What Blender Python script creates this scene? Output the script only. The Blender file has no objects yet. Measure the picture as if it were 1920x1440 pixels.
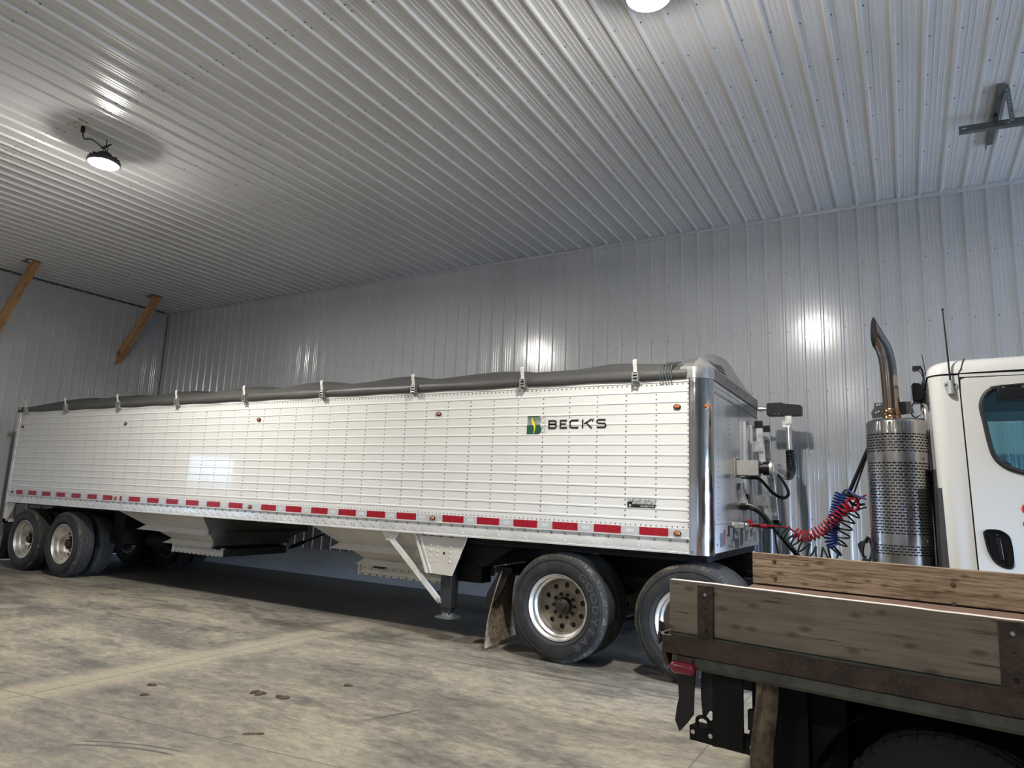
import bpy, bmesh, math, random
from mathutils import Vector, Matrix
random.seed(7)
PI = math.pi
SC = bpy.context.scene
COL = SC.collection

# ------------------------------------------------------------------ camera
cam_d = bpy.data.cameras.new('camera')
cam = bpy.data.objects.new('camera', cam_d)
COL.objects.link(cam)
cam_d.sensor_fit = 'HORIZONTAL'
cam_d.sensor_width = 36.0
cam_d.lens = 1277.35 / 1920 * 36.0
cam_d.clip_start = 0.05
rx = Vector((0.86802032, 0.49497777, 0.03921393))
ry = Vector((-0.04663728, 0.15990262, -0.98603048))
rz = Vector((-0.49433358, 0.85406567, 0.16188314))
cam.matrix_world = Matrix(((rx.x, -ry.x, -rz.x, 0), (rx.y, -ry.y, -rz.y, 0), (rx.z, -ry.z, -rz.z, 1.5587), (0, 0, 0, 1)))
SC.camera = cam

# ------------------------------------------------------------------ world, daylight, exposure
world = bpy.data.worlds.new('sky')
SC.world = world
world.use_nodes = True
bg = world.node_tree.nodes['Background']
_nt = world.node_tree
_tc = _nt.nodes.new('ShaderNodeTexCoord')
_sx = _nt.nodes.new('ShaderNodeSeparateXYZ')
_nt.links.new(_tc.outputs['Generated'], _sx.inputs[0])
_cr = _nt.nodes.new('ShaderNodeValToRGB')
_cr.color_ramp.elements[0].position = 0.495
_cr.color_ramp.elements[0].color = (0.012, 0.014, 0.018, 1)     # dark ground far off
_cr.color_ramp.elements[1].position = 0.505
_cr.color_ramp.elements[1].color = (0.52, 0.70, 1.0, 1)         # overcast winter sky
_mr = _nt.nodes.new('ShaderNodeMapRange')
_mr.inputs['From Min'].default_value = -1
_mr.inputs['From Max'].default_value = 1
_nt.links.new(_sx.outputs['Z'], _mr.inputs['Value'])
_nt.links.new(_mr.outputs[0], _cr.inputs[0])
_nt.links.new(_cr.outputs[0], bg.inputs['Color'])
bg.inputs['Strength'].default_value = 240.0
SC.view_settings.view_transform = 'Standard'
SC.view_settings.look = 'None'
SC.view_settings.exposure = 0.0
SC.view_settings.gamma = 1.0
SC.view_settings.use_curve_mapping = False
SC.cycles.use_denoising = True
SC.cycles.max_bounces = 8
SC.cycles.diffuse_bounces = 5
SC.cycles.glossy_bounces = 4
SC.cycles.transparent_max_bounces = 8
SC.cycles.sample_clamp_indirect = 6.0
SC.cycles.caustics_reflective = False
SC.cycles.caustics_refractive = False

def sun_light():
    d = bpy.data.lights.new('sun', 'SUN')
    d.energy = 190.0
    d.angle = 0.009
    d.color = (1, 0.95, 0.86)
    o = bpy.data.objects.new('sun', d)
    COL.objects.link(o)
    o.rotation_euler = Vector((2.50, 1.31, -1.0)).to_track_quat('-Z', 'Y').to_euler()
    o.location = (-20, -6, 9)
sun_light()

def portal(name, loc, sx, sy, direction):
    d = bpy.data.lights.new(name, 'AREA')
    d.shape = 'RECTANGLE'
    d.size, d.size_y = sx, sy
    d.cycles.is_portal = True
    o = bpy.data.objects.new(name, d)
    COL.objects.link(o)
    o.location = loc
    o.rotation_euler = Vector(direction).to_track_quat('-Z', 'Y').to_euler()

# room dimensions
WY = 9.35      # back wall
WX = -14.76    # left wall
FX = 9.0       # right wall with the vehicle door
FY = -9.0      # wall behind the camera
CZ = 5.44      # ceiling
PITCH = 0.2286
RIB0 = -9.2882
LAMP_W = 280.0
LAMPS = [(-7.79, 3.94), (-1.43, 4.2)]

# ------------------------------------------------------------------ materials
def new_mat(name):
    m = bpy.data.materials.new(name)
    m.use_nodes = True
    nt = m.node_tree
    b = nt.nodes['Principled BSDF']
    return m, nt, b

def col4(c):
    return (c[0], c[1], c[2], 1.0)

class G:
    """tiny node-graph helper"""
    def __init__(s, nt):
        s.nt = nt
        s.N = nt.nodes
        s.L = nt.links
    def node(s, t, **kw):
        n = s.N.new(t)
        for k, v in kw.items():
            setattr(n, k, v)
        return n
    def put(s, sock, v):
        if isinstance(v, bpy.types.NodeSocket):
            s.L.new(v, sock)
        elif isinstance(v, (tuple, list)) and len(v) == 3 and sock.type == 'RGBA':
            sock.default_value = col4(v)
        else:
            sock.default_value = v
    def pos(s, obj=False):
        if obj:
            return s.node('ShaderNodeTexCoord').outputs['Object']
        return s.node('ShaderNodeNewGeometry').outputs['Position']
    def scale(s, v, sc, loc=(0, 0, 0), rot=(0, 0, 0)):
        n = s.node('ShaderNodeMapping')
        s.L.new(v, n.inputs['Vector'])
        n.inputs['Scale'].default_value = sc
        n.inputs['Location'].default_value = loc
        n.inputs['Rotation'].default_value = rot
        return n.outputs[0]
    def noise(s, v, sc=1.0, det=4.0, rough=0.55, dist=0.0):
        n = s.node('ShaderNodeTexNoise')
        s.L.new(v, n.inputs['Vector'])
        n.inputs['Scale'].default_value = sc
        n.inputs['Detail'].default_value = det
        n.inputs['Roughness'].default_value = rough
        n.inputs['Distortion'].default_value = dist
        return n.outputs['Fac']
    def m(s, op, a, b=0.0, c=0.0, clamp=False):
        n = s.node('ShaderNodeMath', operation=op)
        n.use_clamp = clamp
        for i, v in enumerate((a, b, c)):
            s.put(n.inputs[i], v)
        return n.outputs[0]
    def xyz(s, v):
        n = s.node('ShaderNodeSeparateXYZ')
        s.L.new(v, n.inputs[0])
        return n.outputs
    def ramp(s, f, lo, hi, a=0.0, b=1.0):
        n = s.node('ShaderNodeMapRange')
        n.interpolation_type = 'SMOOTHSTEP'
        s.put(n.inputs['Value'], f)
        n.inputs['From Min'].default_value = lo
        n.inputs['From Max'].default_value = hi
        n.inputs['To Min'].default_value = a
        n.inputs['To Max'].default_value = b
        return n.outputs[0]
    def mix(s, f, a, b):
        n = s.node('ShaderNodeMix', data_type='RGBA')
        s.put(n.inputs['Factor'], f)
        s.put(n.inputs[6], a)
        s.put(n.inputs[7], b)
        return n.outputs[2]
    def bump(s, h, strength=0.3, dist=0.01):
        n = s.node('ShaderNodeBump')
        s.L.new(h, n.inputs['Height'])
        n.inputs['Strength'].default_value = strength
        n.inputs['Distance'].default_value = dist
        return n.outputs[0]

def simple(name, c, rough=0.5, metal=0.0, var=0.0, vscale=6.0, bump=0.0, bscale=40.0, coat=0.0, emit=None, spec=0.5, obj=True):
    m, nt, b = new_mat(name)
    b.inputs['Base Color'].default_value = col4(c)
    b.inputs['Roughness'].default_value = rough
    b.inputs['Metallic'].default_value = metal
    b.inputs['Coat Weight'].default_value = coat
    b.inputs['Coat Roughness'].default_value = 0.05
    b.inputs['Specular IOR Level'].default_value = spec
    g = G(nt)
    if var > 0:
        n = g.noise(g.pos(obj), vscale, 6, 0.6)
        f = g.ramp(n, 0.3, 0.7)
        lo = tuple(x * (1 - var) for x in c)
        hi = tuple(min(1, x * (1 + var)) for x in c)
        g.put(b.inputs['Base Color'], g.mix(f, lo, hi))
        g.put(b.inputs['Roughness'], g.ramp(n, 0.25, 0.75, max(0.02, rough - 0.08), min(1, rough + 0.1)))
    if bump > 0:
        g.put(b.inputs['Normal'], g.bump(g.noise(g.pos(obj), bscale, 3), bump, 0.004))
    if emit:
        b.inputs['Emission Color'].default_value = col4(emit[0])
        b.inputs['Emission Strength'].default_value = emit[1]
    return m

M = {}
def steel_panel(name, c, rough):
    m, nt, b = new_mat(name)
    g = G(nt)
    p = g.pos()
    n = g.noise(p, 0.6, 3)
    g.put(b.inputs['Base Color'], g.mix(g.ramp(n, 0.3, 0.7), tuple(x * 0.94 for x in c), tuple(x * 1.04 for x in c)))
    b.inputs['Roughness'].default_value = rough
    b.inputs['Specular IOR Level'].default_value = 0.55
    g.put(b.inputs['Normal'], g.bump(g.noise(p, 1.4, 2), 0.06, 0.05))
    return m
M['panel'] = steel_panel('painted_steel_panel', (0.52, 0.53, 0.55), 0.17)
M['ceil'] = steel_panel('painted_ceiling_panel', (0.70, 0.70, 0.70), 0.3)
M['screw'] = simple('screw_grey', (0.12, 0.12, 0.13), 0.4, 0.6)
M['skirt'] = simple('skirt_white', (0.82, 0.83, 0.84), 0.4, 0.0, 0.06, 1.5, obj=False)
M['trim'] = simple('trim_grey', (0.50, 0.51, 0.54), 0.3)
M['dark'] = simple('gap_black', (0.012, 0.012, 0.013), 0.8)

def trailer_white():
    m, nt, b = new_mat('trailer_white_paint')
    g = G(nt)
    p = g.pos()
    n = g.noise(p, 1.2, 4)
    g.put(b.inputs['Base Color'], g.mix(n, (0.66, 0.655, 0.635), (0.715, 0.71, 0.69)))
    b.inputs['Roughness'].default_value = 0.07
    b.inputs['Specular IOR Level'].default_value = 0.5
    w = g.noise(g.scale(p, (3.4, 1, 0.5)), 1.0, 1)
    g.put(b.inputs['Normal'], g.bump(w, 0.05, 0.04))
    return m
M['white'] = trailer_white()
M['rivet'] = simple('rivet_grey', (0.16, 0.155, 0.145), 0.4, 0.5)
M['rail'] = simple('rail_aluminium', (0.74, 0.735, 0.715), 0.28, 0.45, 0.06, 3.0, obj=False)
M['alu'] = simple('aluminium', (0.72, 0.71, 0.69), 0.28, 0.9, 0.08, 8.0)
M['alusheet'] = simple('polished_sheet', (0.88, 0.89, 0.91), 0.18, 0.5, 0.08, 2.0, bump=0.03, bscale=3.0, obj=False)
M['chrome'] = simple('polished_post', (0.62, 0.61, 0.59), 0.1, 1.0, 0.05, 4.0, obj=False)
M['galv'] = simple('galvanised', (0.42, 0.43, 0.42), 0.45, 0.7, 0.15, 14.0)
M['dgalv'] = simple('dull_galvanised', (0.10, 0.115, 0.11), 0.5, 0.3, 0.25, 20.0)
M['red'] = simple('red_reflector', (0.31, 0.005, 0.016), 0.3, 0, 0.08, 30)
M['silver'] = simple('silver_reflector', (0.55, 0.56, 0.575), 0.35, 0.2, 0.05, 60)
M['amber'] = simple('amber_lens', (0.42, 0.13, 0.035), 0.2, coat=0.5)
M['black'] = simple('black_plastic', (0.006, 0.006, 0.007), 0.4, spec=0.3)
M['rubber'] = simple('black_rubber', (0.010, 0.010, 0.0105), 0.6, 0, 0.2, 20)
M['chassis'] = simple('chassis_black', (0.008, 0.008, 0.009), 0.6, 0.0, 0.3, 6.0, spec=0.2)
M['steeldark'] = simple('dark_steel', (0.045, 0.045, 0.048), 0.45, 0.4, 0.2, 8)
M['hopper'] = simple('hopper_white', (0.60, 0.575, 0.53), 0.4, 0.2, 0.08, 3.0, obj=False)
M['slope'] = simple('shaded_slope_sheet', (0.34, 0.33, 0.31), 0.42, 0.85, 0.15, 3.0, obj=False)  # shade under the trailer put into the darker colour of these sheets
M['cream'] = simple('bracket_cream', (0.56, 0.53, 0.47), 0.45, 0.0, 0.06, 5)
M['brace'] = simple('brace_white', (0.66, 0.64, 0.59), 0.4, 0.0, 0.08, 9)
M['cab'] = simple('cab_white', (0.62, 0.62, 0.595), 0.12, coat=0.6)
M['letter'] = simple('decal_black', (0.008, 0.008, 0.008), 0.4)
M['green'] = simple('decal_green', (0.01, 0.075, 0.04), 0.4)
M['yellow'] = simple('decal_yellow', (0.75, 0.62, 0.05), 0.4)
M['decalwhite'] = simple('decal_white', (0.72, 0.72, 0.70), 0.4)
M['redletter'] = simple('letter_red', (0.55, 0.02, 0.015), 0.3)
M['blue'] = simple('hose_blue', (0.012, 0.028, 0.16), 0.35)
M['hosered'] = simple('hose_red', (0.32, 0.010, 0.018), 0.3)
M['hosegreen'] = simple('hose_dark_green', (0.008, 0.03, 0.026), 0.4)
M['hoseblack'] = simple('hose_black', (0.010, 0.010, 0.012), 0.4)
M['lampred'] = simple('tail_lamp_red', (0.22, 0.008, 0.03), 0.25, coat=0.4)
M['sticker'] = simple('sticker_grey', (0.16, 0.17, 0.19), 0.5)
M['sticklight'] = simple('sticker_white', (0.62, 0.64, 0.66), 0.5)
M['stickred'] = simple('sticker_red', (0.35, 0.12, 0.13), 0.5)
M['timberend'] = simple('timber_cap', (0.55, 0.55, 0.54), 0.5)
M['board_edge'] = simple('board_edge_pale', (0.70, 0.63, 0.58), 0.6, 0, 0.15, 12)  # paler than the other faces of the board

def floor_mat():
    m, nt, b = new_mat('dusty_concrete')
    g = G(nt)
    p = g.pos()
    x, y, z = g.xyz(p)
    big = g.noise(g.scale(p, (0.55, 1.15, 1)), 1.0, 9, 0.66, 0.5)
    mid = g.noise(g.scale(p, (1.3, 2.5, 1), (3, 1, 0)), 1.0, 7, 0.62, 0.5)
    fine = g.noise(g.scale(p, (7.0, 15.0, 1)), 1.0, 9, 0.78, 0.4)
    grit = g.noise(p, 55.0, 3, 0.7)
    s = g.m('ADD', g.m('MULTIPLY', big, 0.95), g.m('MULTIPLY', mid, 0.5))
    s = g.m('ADD', s, g.m('MULTIPLY', fine, 0.62))
    dust = g.ramp(s, 0.80, 1.26)
    # pale dusty strip swept along the joint that crosses the floor
    wob = g.m('MULTIPLY', g.m('SUBTRACT', g.noise(g.scale(p, (1, 1.6, 1)), 1.5, 4), 0.5), 0.5)
    d5 = g.m('ABSOLUTE', g.m('ADD', g.m('ADD', x, 5.62), wob))
    band = g.ramp(d5, 0.42, 0.10)
    dust = g.m('MAXIMUM', dust, g.m('MULTIPLY', band, 0.95))
    # worn tyre lanes parallel with the trailer
    yw = g.m('ADD', y, g.m('MULTIPLY', g.m('SUBTRACT', g.noise(g.scale(p, (0.5, 1, 1)), 0.8, 3), 0.5), 0.9))
    for yc, hw, amt in ((4.55, 0.34, 0.55), (3.05, 0.30, 0.35), (5.75, 0.2, 0.35), (1.6, 0.4, 0.4)):
        lane = g.ramp(g.m('ABSOLUTE', g.m('SUBTRACT', yw, yc)), hw, hw * 0.25)
        lane = g.m('MULTIPLY', lane, g.ramp(mid, 0.36, 0.66))
        dust = g.m('MULTIPLY', dust, g.m('SUBTRACT', 1.0, g.m('MULTIPLY', lane, g.m('MULTIPLY', g.m('SUBTRACT', 1.0, g.m('MULTIPLY', band, 0.8)), amt))))
    # dust factor lowered from the trailer's near side to the back wall
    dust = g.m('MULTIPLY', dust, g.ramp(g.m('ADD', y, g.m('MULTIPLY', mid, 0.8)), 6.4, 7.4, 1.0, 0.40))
    # floor darkened towards the open door to cut bounce light on the ceiling
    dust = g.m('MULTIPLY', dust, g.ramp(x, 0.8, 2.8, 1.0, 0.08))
    concrete = g.mix(fine, (0.050, 0.048, 0.045), (0.155, 0.148, 0.132))
    dusty = g.mix(fine, (0.185, 0.160, 0.118), (0.43, 0.38, 0.29))
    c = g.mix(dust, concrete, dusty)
    speck = g.noise(g.scale(p, (14, 20, 1)), 1.0, 8, 0.8)
    c = g.mix(g.m('MULTIPLY', g.ramp(speck, 0.54, 0.68), 0.45), c, (0.085, 0.078, 0.064))
    c = g.mix(g.m('MULTIPLY', g.ramp(grit, 0.60, 0.72), 0.35), c, (0.10, 0.09, 0.075))
    # ragged brown tyre grime dragged along the lane in front of the trailer
    gr = g.noise(g.scale(p, (0.9, 5.0, 1), (5, 2, 0)), 1.0, 8, 0.72, 0.4)
    lane2 = g.ramp(g.m('ABSOLUTE', g.m('SUBTRACT', y, 5.85)), 0.55, 0.05)
    c = g.mix(g.m('MULTIPLY', g.m('MULTIPLY', lane2, g.ramp(gr, 0.48, 0.62)), 0.65), c, (0.07, 0.056, 0.040))
    # saw cuts
    j1 = g.ramp(g.m('ABSOLUTE', g.m('ADD', x, 5.60)), 0.009, 0.004)
    j2 = g.ramp(g.m('ABSOLUTE', g.m('ADD', x, 1.20)), 0.009, 0.004)
    j3 = g.ramp(g.m('ABSOLUTE', g.m('ADD', x, 10.0)), 0.009, 0.004)
    k = g.m('SUBTRACT', g.m('SUBTRACT', y, 2.84), g.m('MULTIPLY', g.m('ADD', x, 5.5), 0.124))
    j4 = g.ramp(g.m('ABSOLUTE', k), 0.008, 0.004)
    j5 = g.ramp(g.m('ABSOLUTE', g.m('SUBTRACT', y, 5.62)), 0.008, 0.004)
    j = g.m('MAXIMUM', g.m('MAXIMUM', j1, j2), g.m('MAXIMUM', g.m('MAXIMUM', j3, j5), j4))
    c = g.mix(g.m('MULTIPLY', j, 0.6), c, (0.075, 0.07, 0.06))
    # curved rubber mark and a straight one
    def arc(cx, cy, r, w, xlo, xhi):
        dx = g.m('SUBTRACT', x, cx)
        dy = g.m('SUBTRACT', y, cy)
        d = g.m('SQRT', g.m('ADD', g.m('MULTIPLY', dx, dx), g.m('MULTIPLY', dy, dy)))
        a = g.ramp(g.m('ABSOLUTE', g.m('SUBTRACT', d, r)), w, w * 0.5)
        a = g.m('MULTIPLY', a, g.m('MULTIPLY', g.ramp(x, xlo, xlo + 0.1), g.ramp(x, xhi, xhi - 0.1)))
        return g.m('MULTIPLY', a, g.ramp(mid, 0.3, 0.5))
    mark = g.m('MAXIMUM', arc(-3.55, 1.35, 1.41, 0.016, -4.42, -3.72), arc(-3.55, 1.35, 1.47, 0.012, -4.42, -3.72))
    mark = g.m('MAXIMUM', mark, arc(-9.0, 6.4, 6.24, 0.018, -3.34, -3.08))
    c = g.mix(g.m('MULTIPLY', mark, 0.75), c, (0.05, 0.05, 0.05))
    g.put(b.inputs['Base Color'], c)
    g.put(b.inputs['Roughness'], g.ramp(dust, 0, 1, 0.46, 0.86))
    b.inputs['Specular IOR Level'].default_value = 0.35
    h = g.m('ADD', g.m('MULTIPLY', fine, 0.5), g.m('MULTIPLY', grit, 0.35))
    g.put(b.inputs['Normal'], g.bump(h, 0.35, 0.008))
    return m
M['floor'] = floor_mat()

def wood(name, lo, hi, crack, axis='x', sc=1.0, knots=True, rough=0.75, seed=0.0):
    m, nt, b = new_mat(name)
    g = G(nt)
    p = g.pos(True)
    st = {'x': (0.9, 18, 18), 'z': (18, 18, 0.9)}[axis]
    st = tuple(v * sc for v in st)
    n1 = g.noise(g.scale(p, st, (seed, seed, 0)), 1.0, 6, 0.65, 0.5)
    n2 = g.noise(g.scale(p, tuple(v * 3.2 for v in st), (1, seed, 2)), 1.0, 4, 0.6, 0.3)
    n3 = g.noise(p, 2.2, 4, 0.6)
    f = g.m('ADD', g.m('MULTIPLY', n1, 0.6), g.m('MULTIPLY', n2, 0.4))
    c = g.mix(g.ramp(f, 0.35, 0.65), lo, hi)
    c = g.mix(g.m('MULTIPLY', g.ramp(n3, 0.45, 0.75), 0.35), c, tuple(v * 0.55 for v in lo))
    cr = g.ramp(n2, 0.385, 0.33)
    c = g.mix(g.m('MULTIPLY', cr, crack), c, tuple(v * 0.18 for v in lo))
    if knots:
        v = g.node('ShaderNodeTexVoronoi')
        v.voronoi_dimensions = '2D'
        px, py, pz = g.xyz(p)
        cb = g.node('ShaderNodeCombineXYZ')
        kx, kz = {'x': (5.0, 11.0), 'z': (9.0, 2.2)}[axis]
        g.put(cb.inputs[0], g.m('MULTIPLY_ADD', px, kx, seed + .35))
        g.put(cb.inputs[1], g.m('MULTIPLY_ADD', pz, kz, .2))
        g.L.new(cb.outputs[0], v.inputs['Vector'])
        v.inputs['Scale'].default_value = 1.0
        dd = g.m('ADD', v.outputs['Distance'], g.m('MULTIPLY', g.m('SUBTRACT', n3, 0.5), 0.12))
        k = g.ramp(dd, 0.17, 0.05)
        c = g.mix(g.m('MULTIPLY', k, 0.6), c, tuple(x * 0.30 for x in lo))
        rg = g.m('SINE', g.m('MULTIPLY', dd, 55.0))
        rk = g.m('MULTIPLY', g.ramp(dd, 0.42, 0.12), g.ramp(rg, 0.3, 1.0))
        c = g.mix(g.m('MULTIPLY', rk, 0.28), c, tuple(x * 0.6 for x in lo))
    g.put(b.inputs['Base Color'], c)
    b.inputs['Roughness'].default_value = rough
    b.inputs['Specular IOR Level'].default_value = 0.25
    g.put(b.inputs['Normal'], g.bump(f, 0.5, 0.006))
    return m
M['board'] = wood('grey_board', (0.21, 0.17, 0.13), (0.32, 0.27, 0.212), 0.7, 'x', 1.3)
M['boardold'] = wood('weathered_board', (0.12, 0.08, 0.048), (0.36, 0.275, 0.19), 0.95, 'x', 2.2, seed=4)
M['deckwood'] = wood('red_deck', (0.12, 0.072, 0.052), (0.21, 0.135, 0.10), 0.5, 'x', 1.2, False, seed=2)
M['timber'] = wood('orange_timber', (0.40, 0.20, 0.085), (0.64, 0.37, 0.18), 0.5, 'z', 1.0, True, 0.6, seed=1)

def rust():
    m, nt, b = new_mat('rusty_steel')
    g = G(nt)
    p = g.pos(True)
    n = g.noise(p, 7.0, 8, 0.7)
    n2 = g.noise(p, 60.0, 3)
    c = g.mix(g.ramp(n, 0.35, 0.65), (0.036, 0.025, 0.019), (0.085, 0.055, 0.040))
    c = g.mix(g.m('MULTIPLY', g.ramp(n2, 0.5, 0.7), 0.4), c, (0.14, 0.095, 0.07))
    g.put(b.inputs['Base Color'], c)
    b.inputs['Roughness'].default_value = 0.72
    b.inputs['Metallic'].default_value = 0.1
    g.put(b.inputs['Normal'], g.bump(n2, 0.3, 0.003))
    return m
M['rust'] = rust()
M['sill'] = simple('dirty_sill', (0.085, 0.085, 0.07), 0.75, 0, 0.45, 9, 0.3, 30)
M['mud'] = simple('muddy_rubber', (0.19, 0.15, 0.105), 0.9, 0, 0.5, 18, 0.6, 60)
M['clay'] = simple('brown_clay', (0.062, 0.036, 0.02), 0.9, 0, 0.4, 40, 0.5, 80)
def shoulder():
    m, nt, b = new_mat('dusty_tyre_shoulder')
    g = G(nt)
    p = g.pos(True)
    n = g.noise(p, 9.0, 5, 0.7)
    n2 = g.noise(p, 45.0, 3, 0.7)
    f = g.ramp(g.m('ADD', g.m('MULTIPLY', n, 0.7), g.m('MULTIPLY', n2, 0.5)), 0.56, 0.80)
    g.put(b.inputs['Base Color'], g.mix(f, (0.020, 0.019, 0.018), (0.17, 0.138, 0.085)))
    b.inputs['Roughness'].default_value = 0.9
    return m
M['tandust'] = shoulder()
M['tread'] = simple('tyre_tread', (0.03, 0.029, 0.027), 0.8, 0, 0.5, 30)

def tyre_mat():
    m, nt, b = new_mat('tyre_sidewall')
    g = G(nt)
    p = g.pos(True)
    n = g.noise(p, 5.0, 6, 0.65)
    c = g.mix(g.ramp(n, 0.35, 0.8), (0.011, 0.011, 0.012), (0.034, 0.033, 0.032))
    g.put(b.inputs['Base Color'], c)
    b.inputs['Roughness'].default_value = 0.62
    return m
M['tyre'] = tyre_mat()
M['rim'] = simple('rim_aluminium', (0.76, 0.73, 0.68), 0.36, 0.9, 0.12, 9)
M['rimdirty'] = simple('rim_dusty', (0.25, 0.215, 0.17), 0.55, 0.4, 0.2, 12)
M['hub'] = simple('hub_dark', (0.03, 0.026, 0.023), 0.55, 0.4, 0.4, 20)
M['exhaust'] = simple('exhaust_chrome', (0.50, 0.48, 0.46), 0.12, 1.0, 0.08, 6)
M['heat'] = simple('heat_blued_steel', (0.34, 0.20, 0.12), 0.2, 1.0, 0.3, 14)
M['shield'] = simple('shield_stainless', (0.46, 0.44, 0.41), 0.22, 1.0, 0.1, 3)

def exhaust_mat():
    m, nt, b = new_mat('heat_tinted_chrome')
    g = G(nt)
    x, y, z = g.xyz(g.pos())
    n = g.noise(g.scale(g.pos(), (9, 9, 2)), 1.0, 5)
    f = g.ramp(g.m('ADD', z, g.m('MULTIPLY', n, 0.35)), 2.55, 3.25)
    nrm = g.xyz(g.node('ShaderNodeNewGeometry').outputs['Normal'])
    c = g.mix(f, (0.34, 0.27, 0.215), (0.30, 0.295, 0.305))
    c = g.mix(g.ramp(n, 0.56, 0.7), c, (0.36, 0.19, 0.10))
    g.put(b.inputs['Base Color'], c)
    b.inputs['Metallic'].default_value = 1.0
    b.inputs['Roughness'].default_value = 0.16
    return m
M['stack'] = exhaust_mat()

def tarp_mat():
    m, nt, b = new_mat('grey_tarp')
    g = G(nt)
    p = g.pos()
    n = g.noise(g.scale(p, (2.5, 8, 8)), 1.0, 5)
    c = g.mix(n, (0.045, 0.044, 0.042), (0.10, 0.098, 0.092))
    g.put(b.inputs['Base Color'], c)
    b.inputs['Roughness'].default_value = 0.5
    w = g.noise(g.scale(p, (3, 14, 14)), 1.0, 3)
    g.put(b.inputs['Normal'], g.bump(w, 0.5, 0.02))
    return m
M['tarp'] = tarp_mat()

def glass(name, tint, refl=0.9):
    m, nt, b = new_mat(name)
    g = G(nt)
    nt.nodes.remove(b)
    out = [n for n in nt.nodes if n.type == 'OUTPUT_MATERIAL'][0]
    t = g.node('ShaderNodeBsdfTransparent')
    t.inputs[0].default_value = col4(tint)
    gl = g.node('ShaderNodeBsdfGlossy')
    gl.inputs['Roughness'].default_value = 0.02
    lw = g.node('ShaderNodeLayerWeight')
    lw.inputs['Blend'].default_value = 0.5
    f = g.m('MULTIPLY_ADD', g.m('POWER', lw.outputs['Facing'], 5.0), 0.94, 0.04)
    mx = g.node('ShaderNodeMixShader')
    g.L.new(f, mx.inputs[0])
    g.L.new(t.outputs[0], mx.inputs[1])
    g.L.new(gl.outputs[0], mx.inputs[2])
    g.L.new(mx.outputs[0], out.inputs[0])
    return m
M['glass'] = glass('tinted_cab_glass', (0.66, 0.86, 0.89))
M['clear'] = glass('dimmed_window_glass', (0.20, 0.203, 0.20))  # tint made dark to cut the daylight through the window
M['lens'] = simple('lit_lamp_lens', (0.9, 0.9, 0.85), 0.4, emit=((1.0, 0.97, 0.90), 26.0))

# ------------------------------------------------------------------ mesh helpers
ORG = {}
def vec(p):
    return Vector(p)

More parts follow.
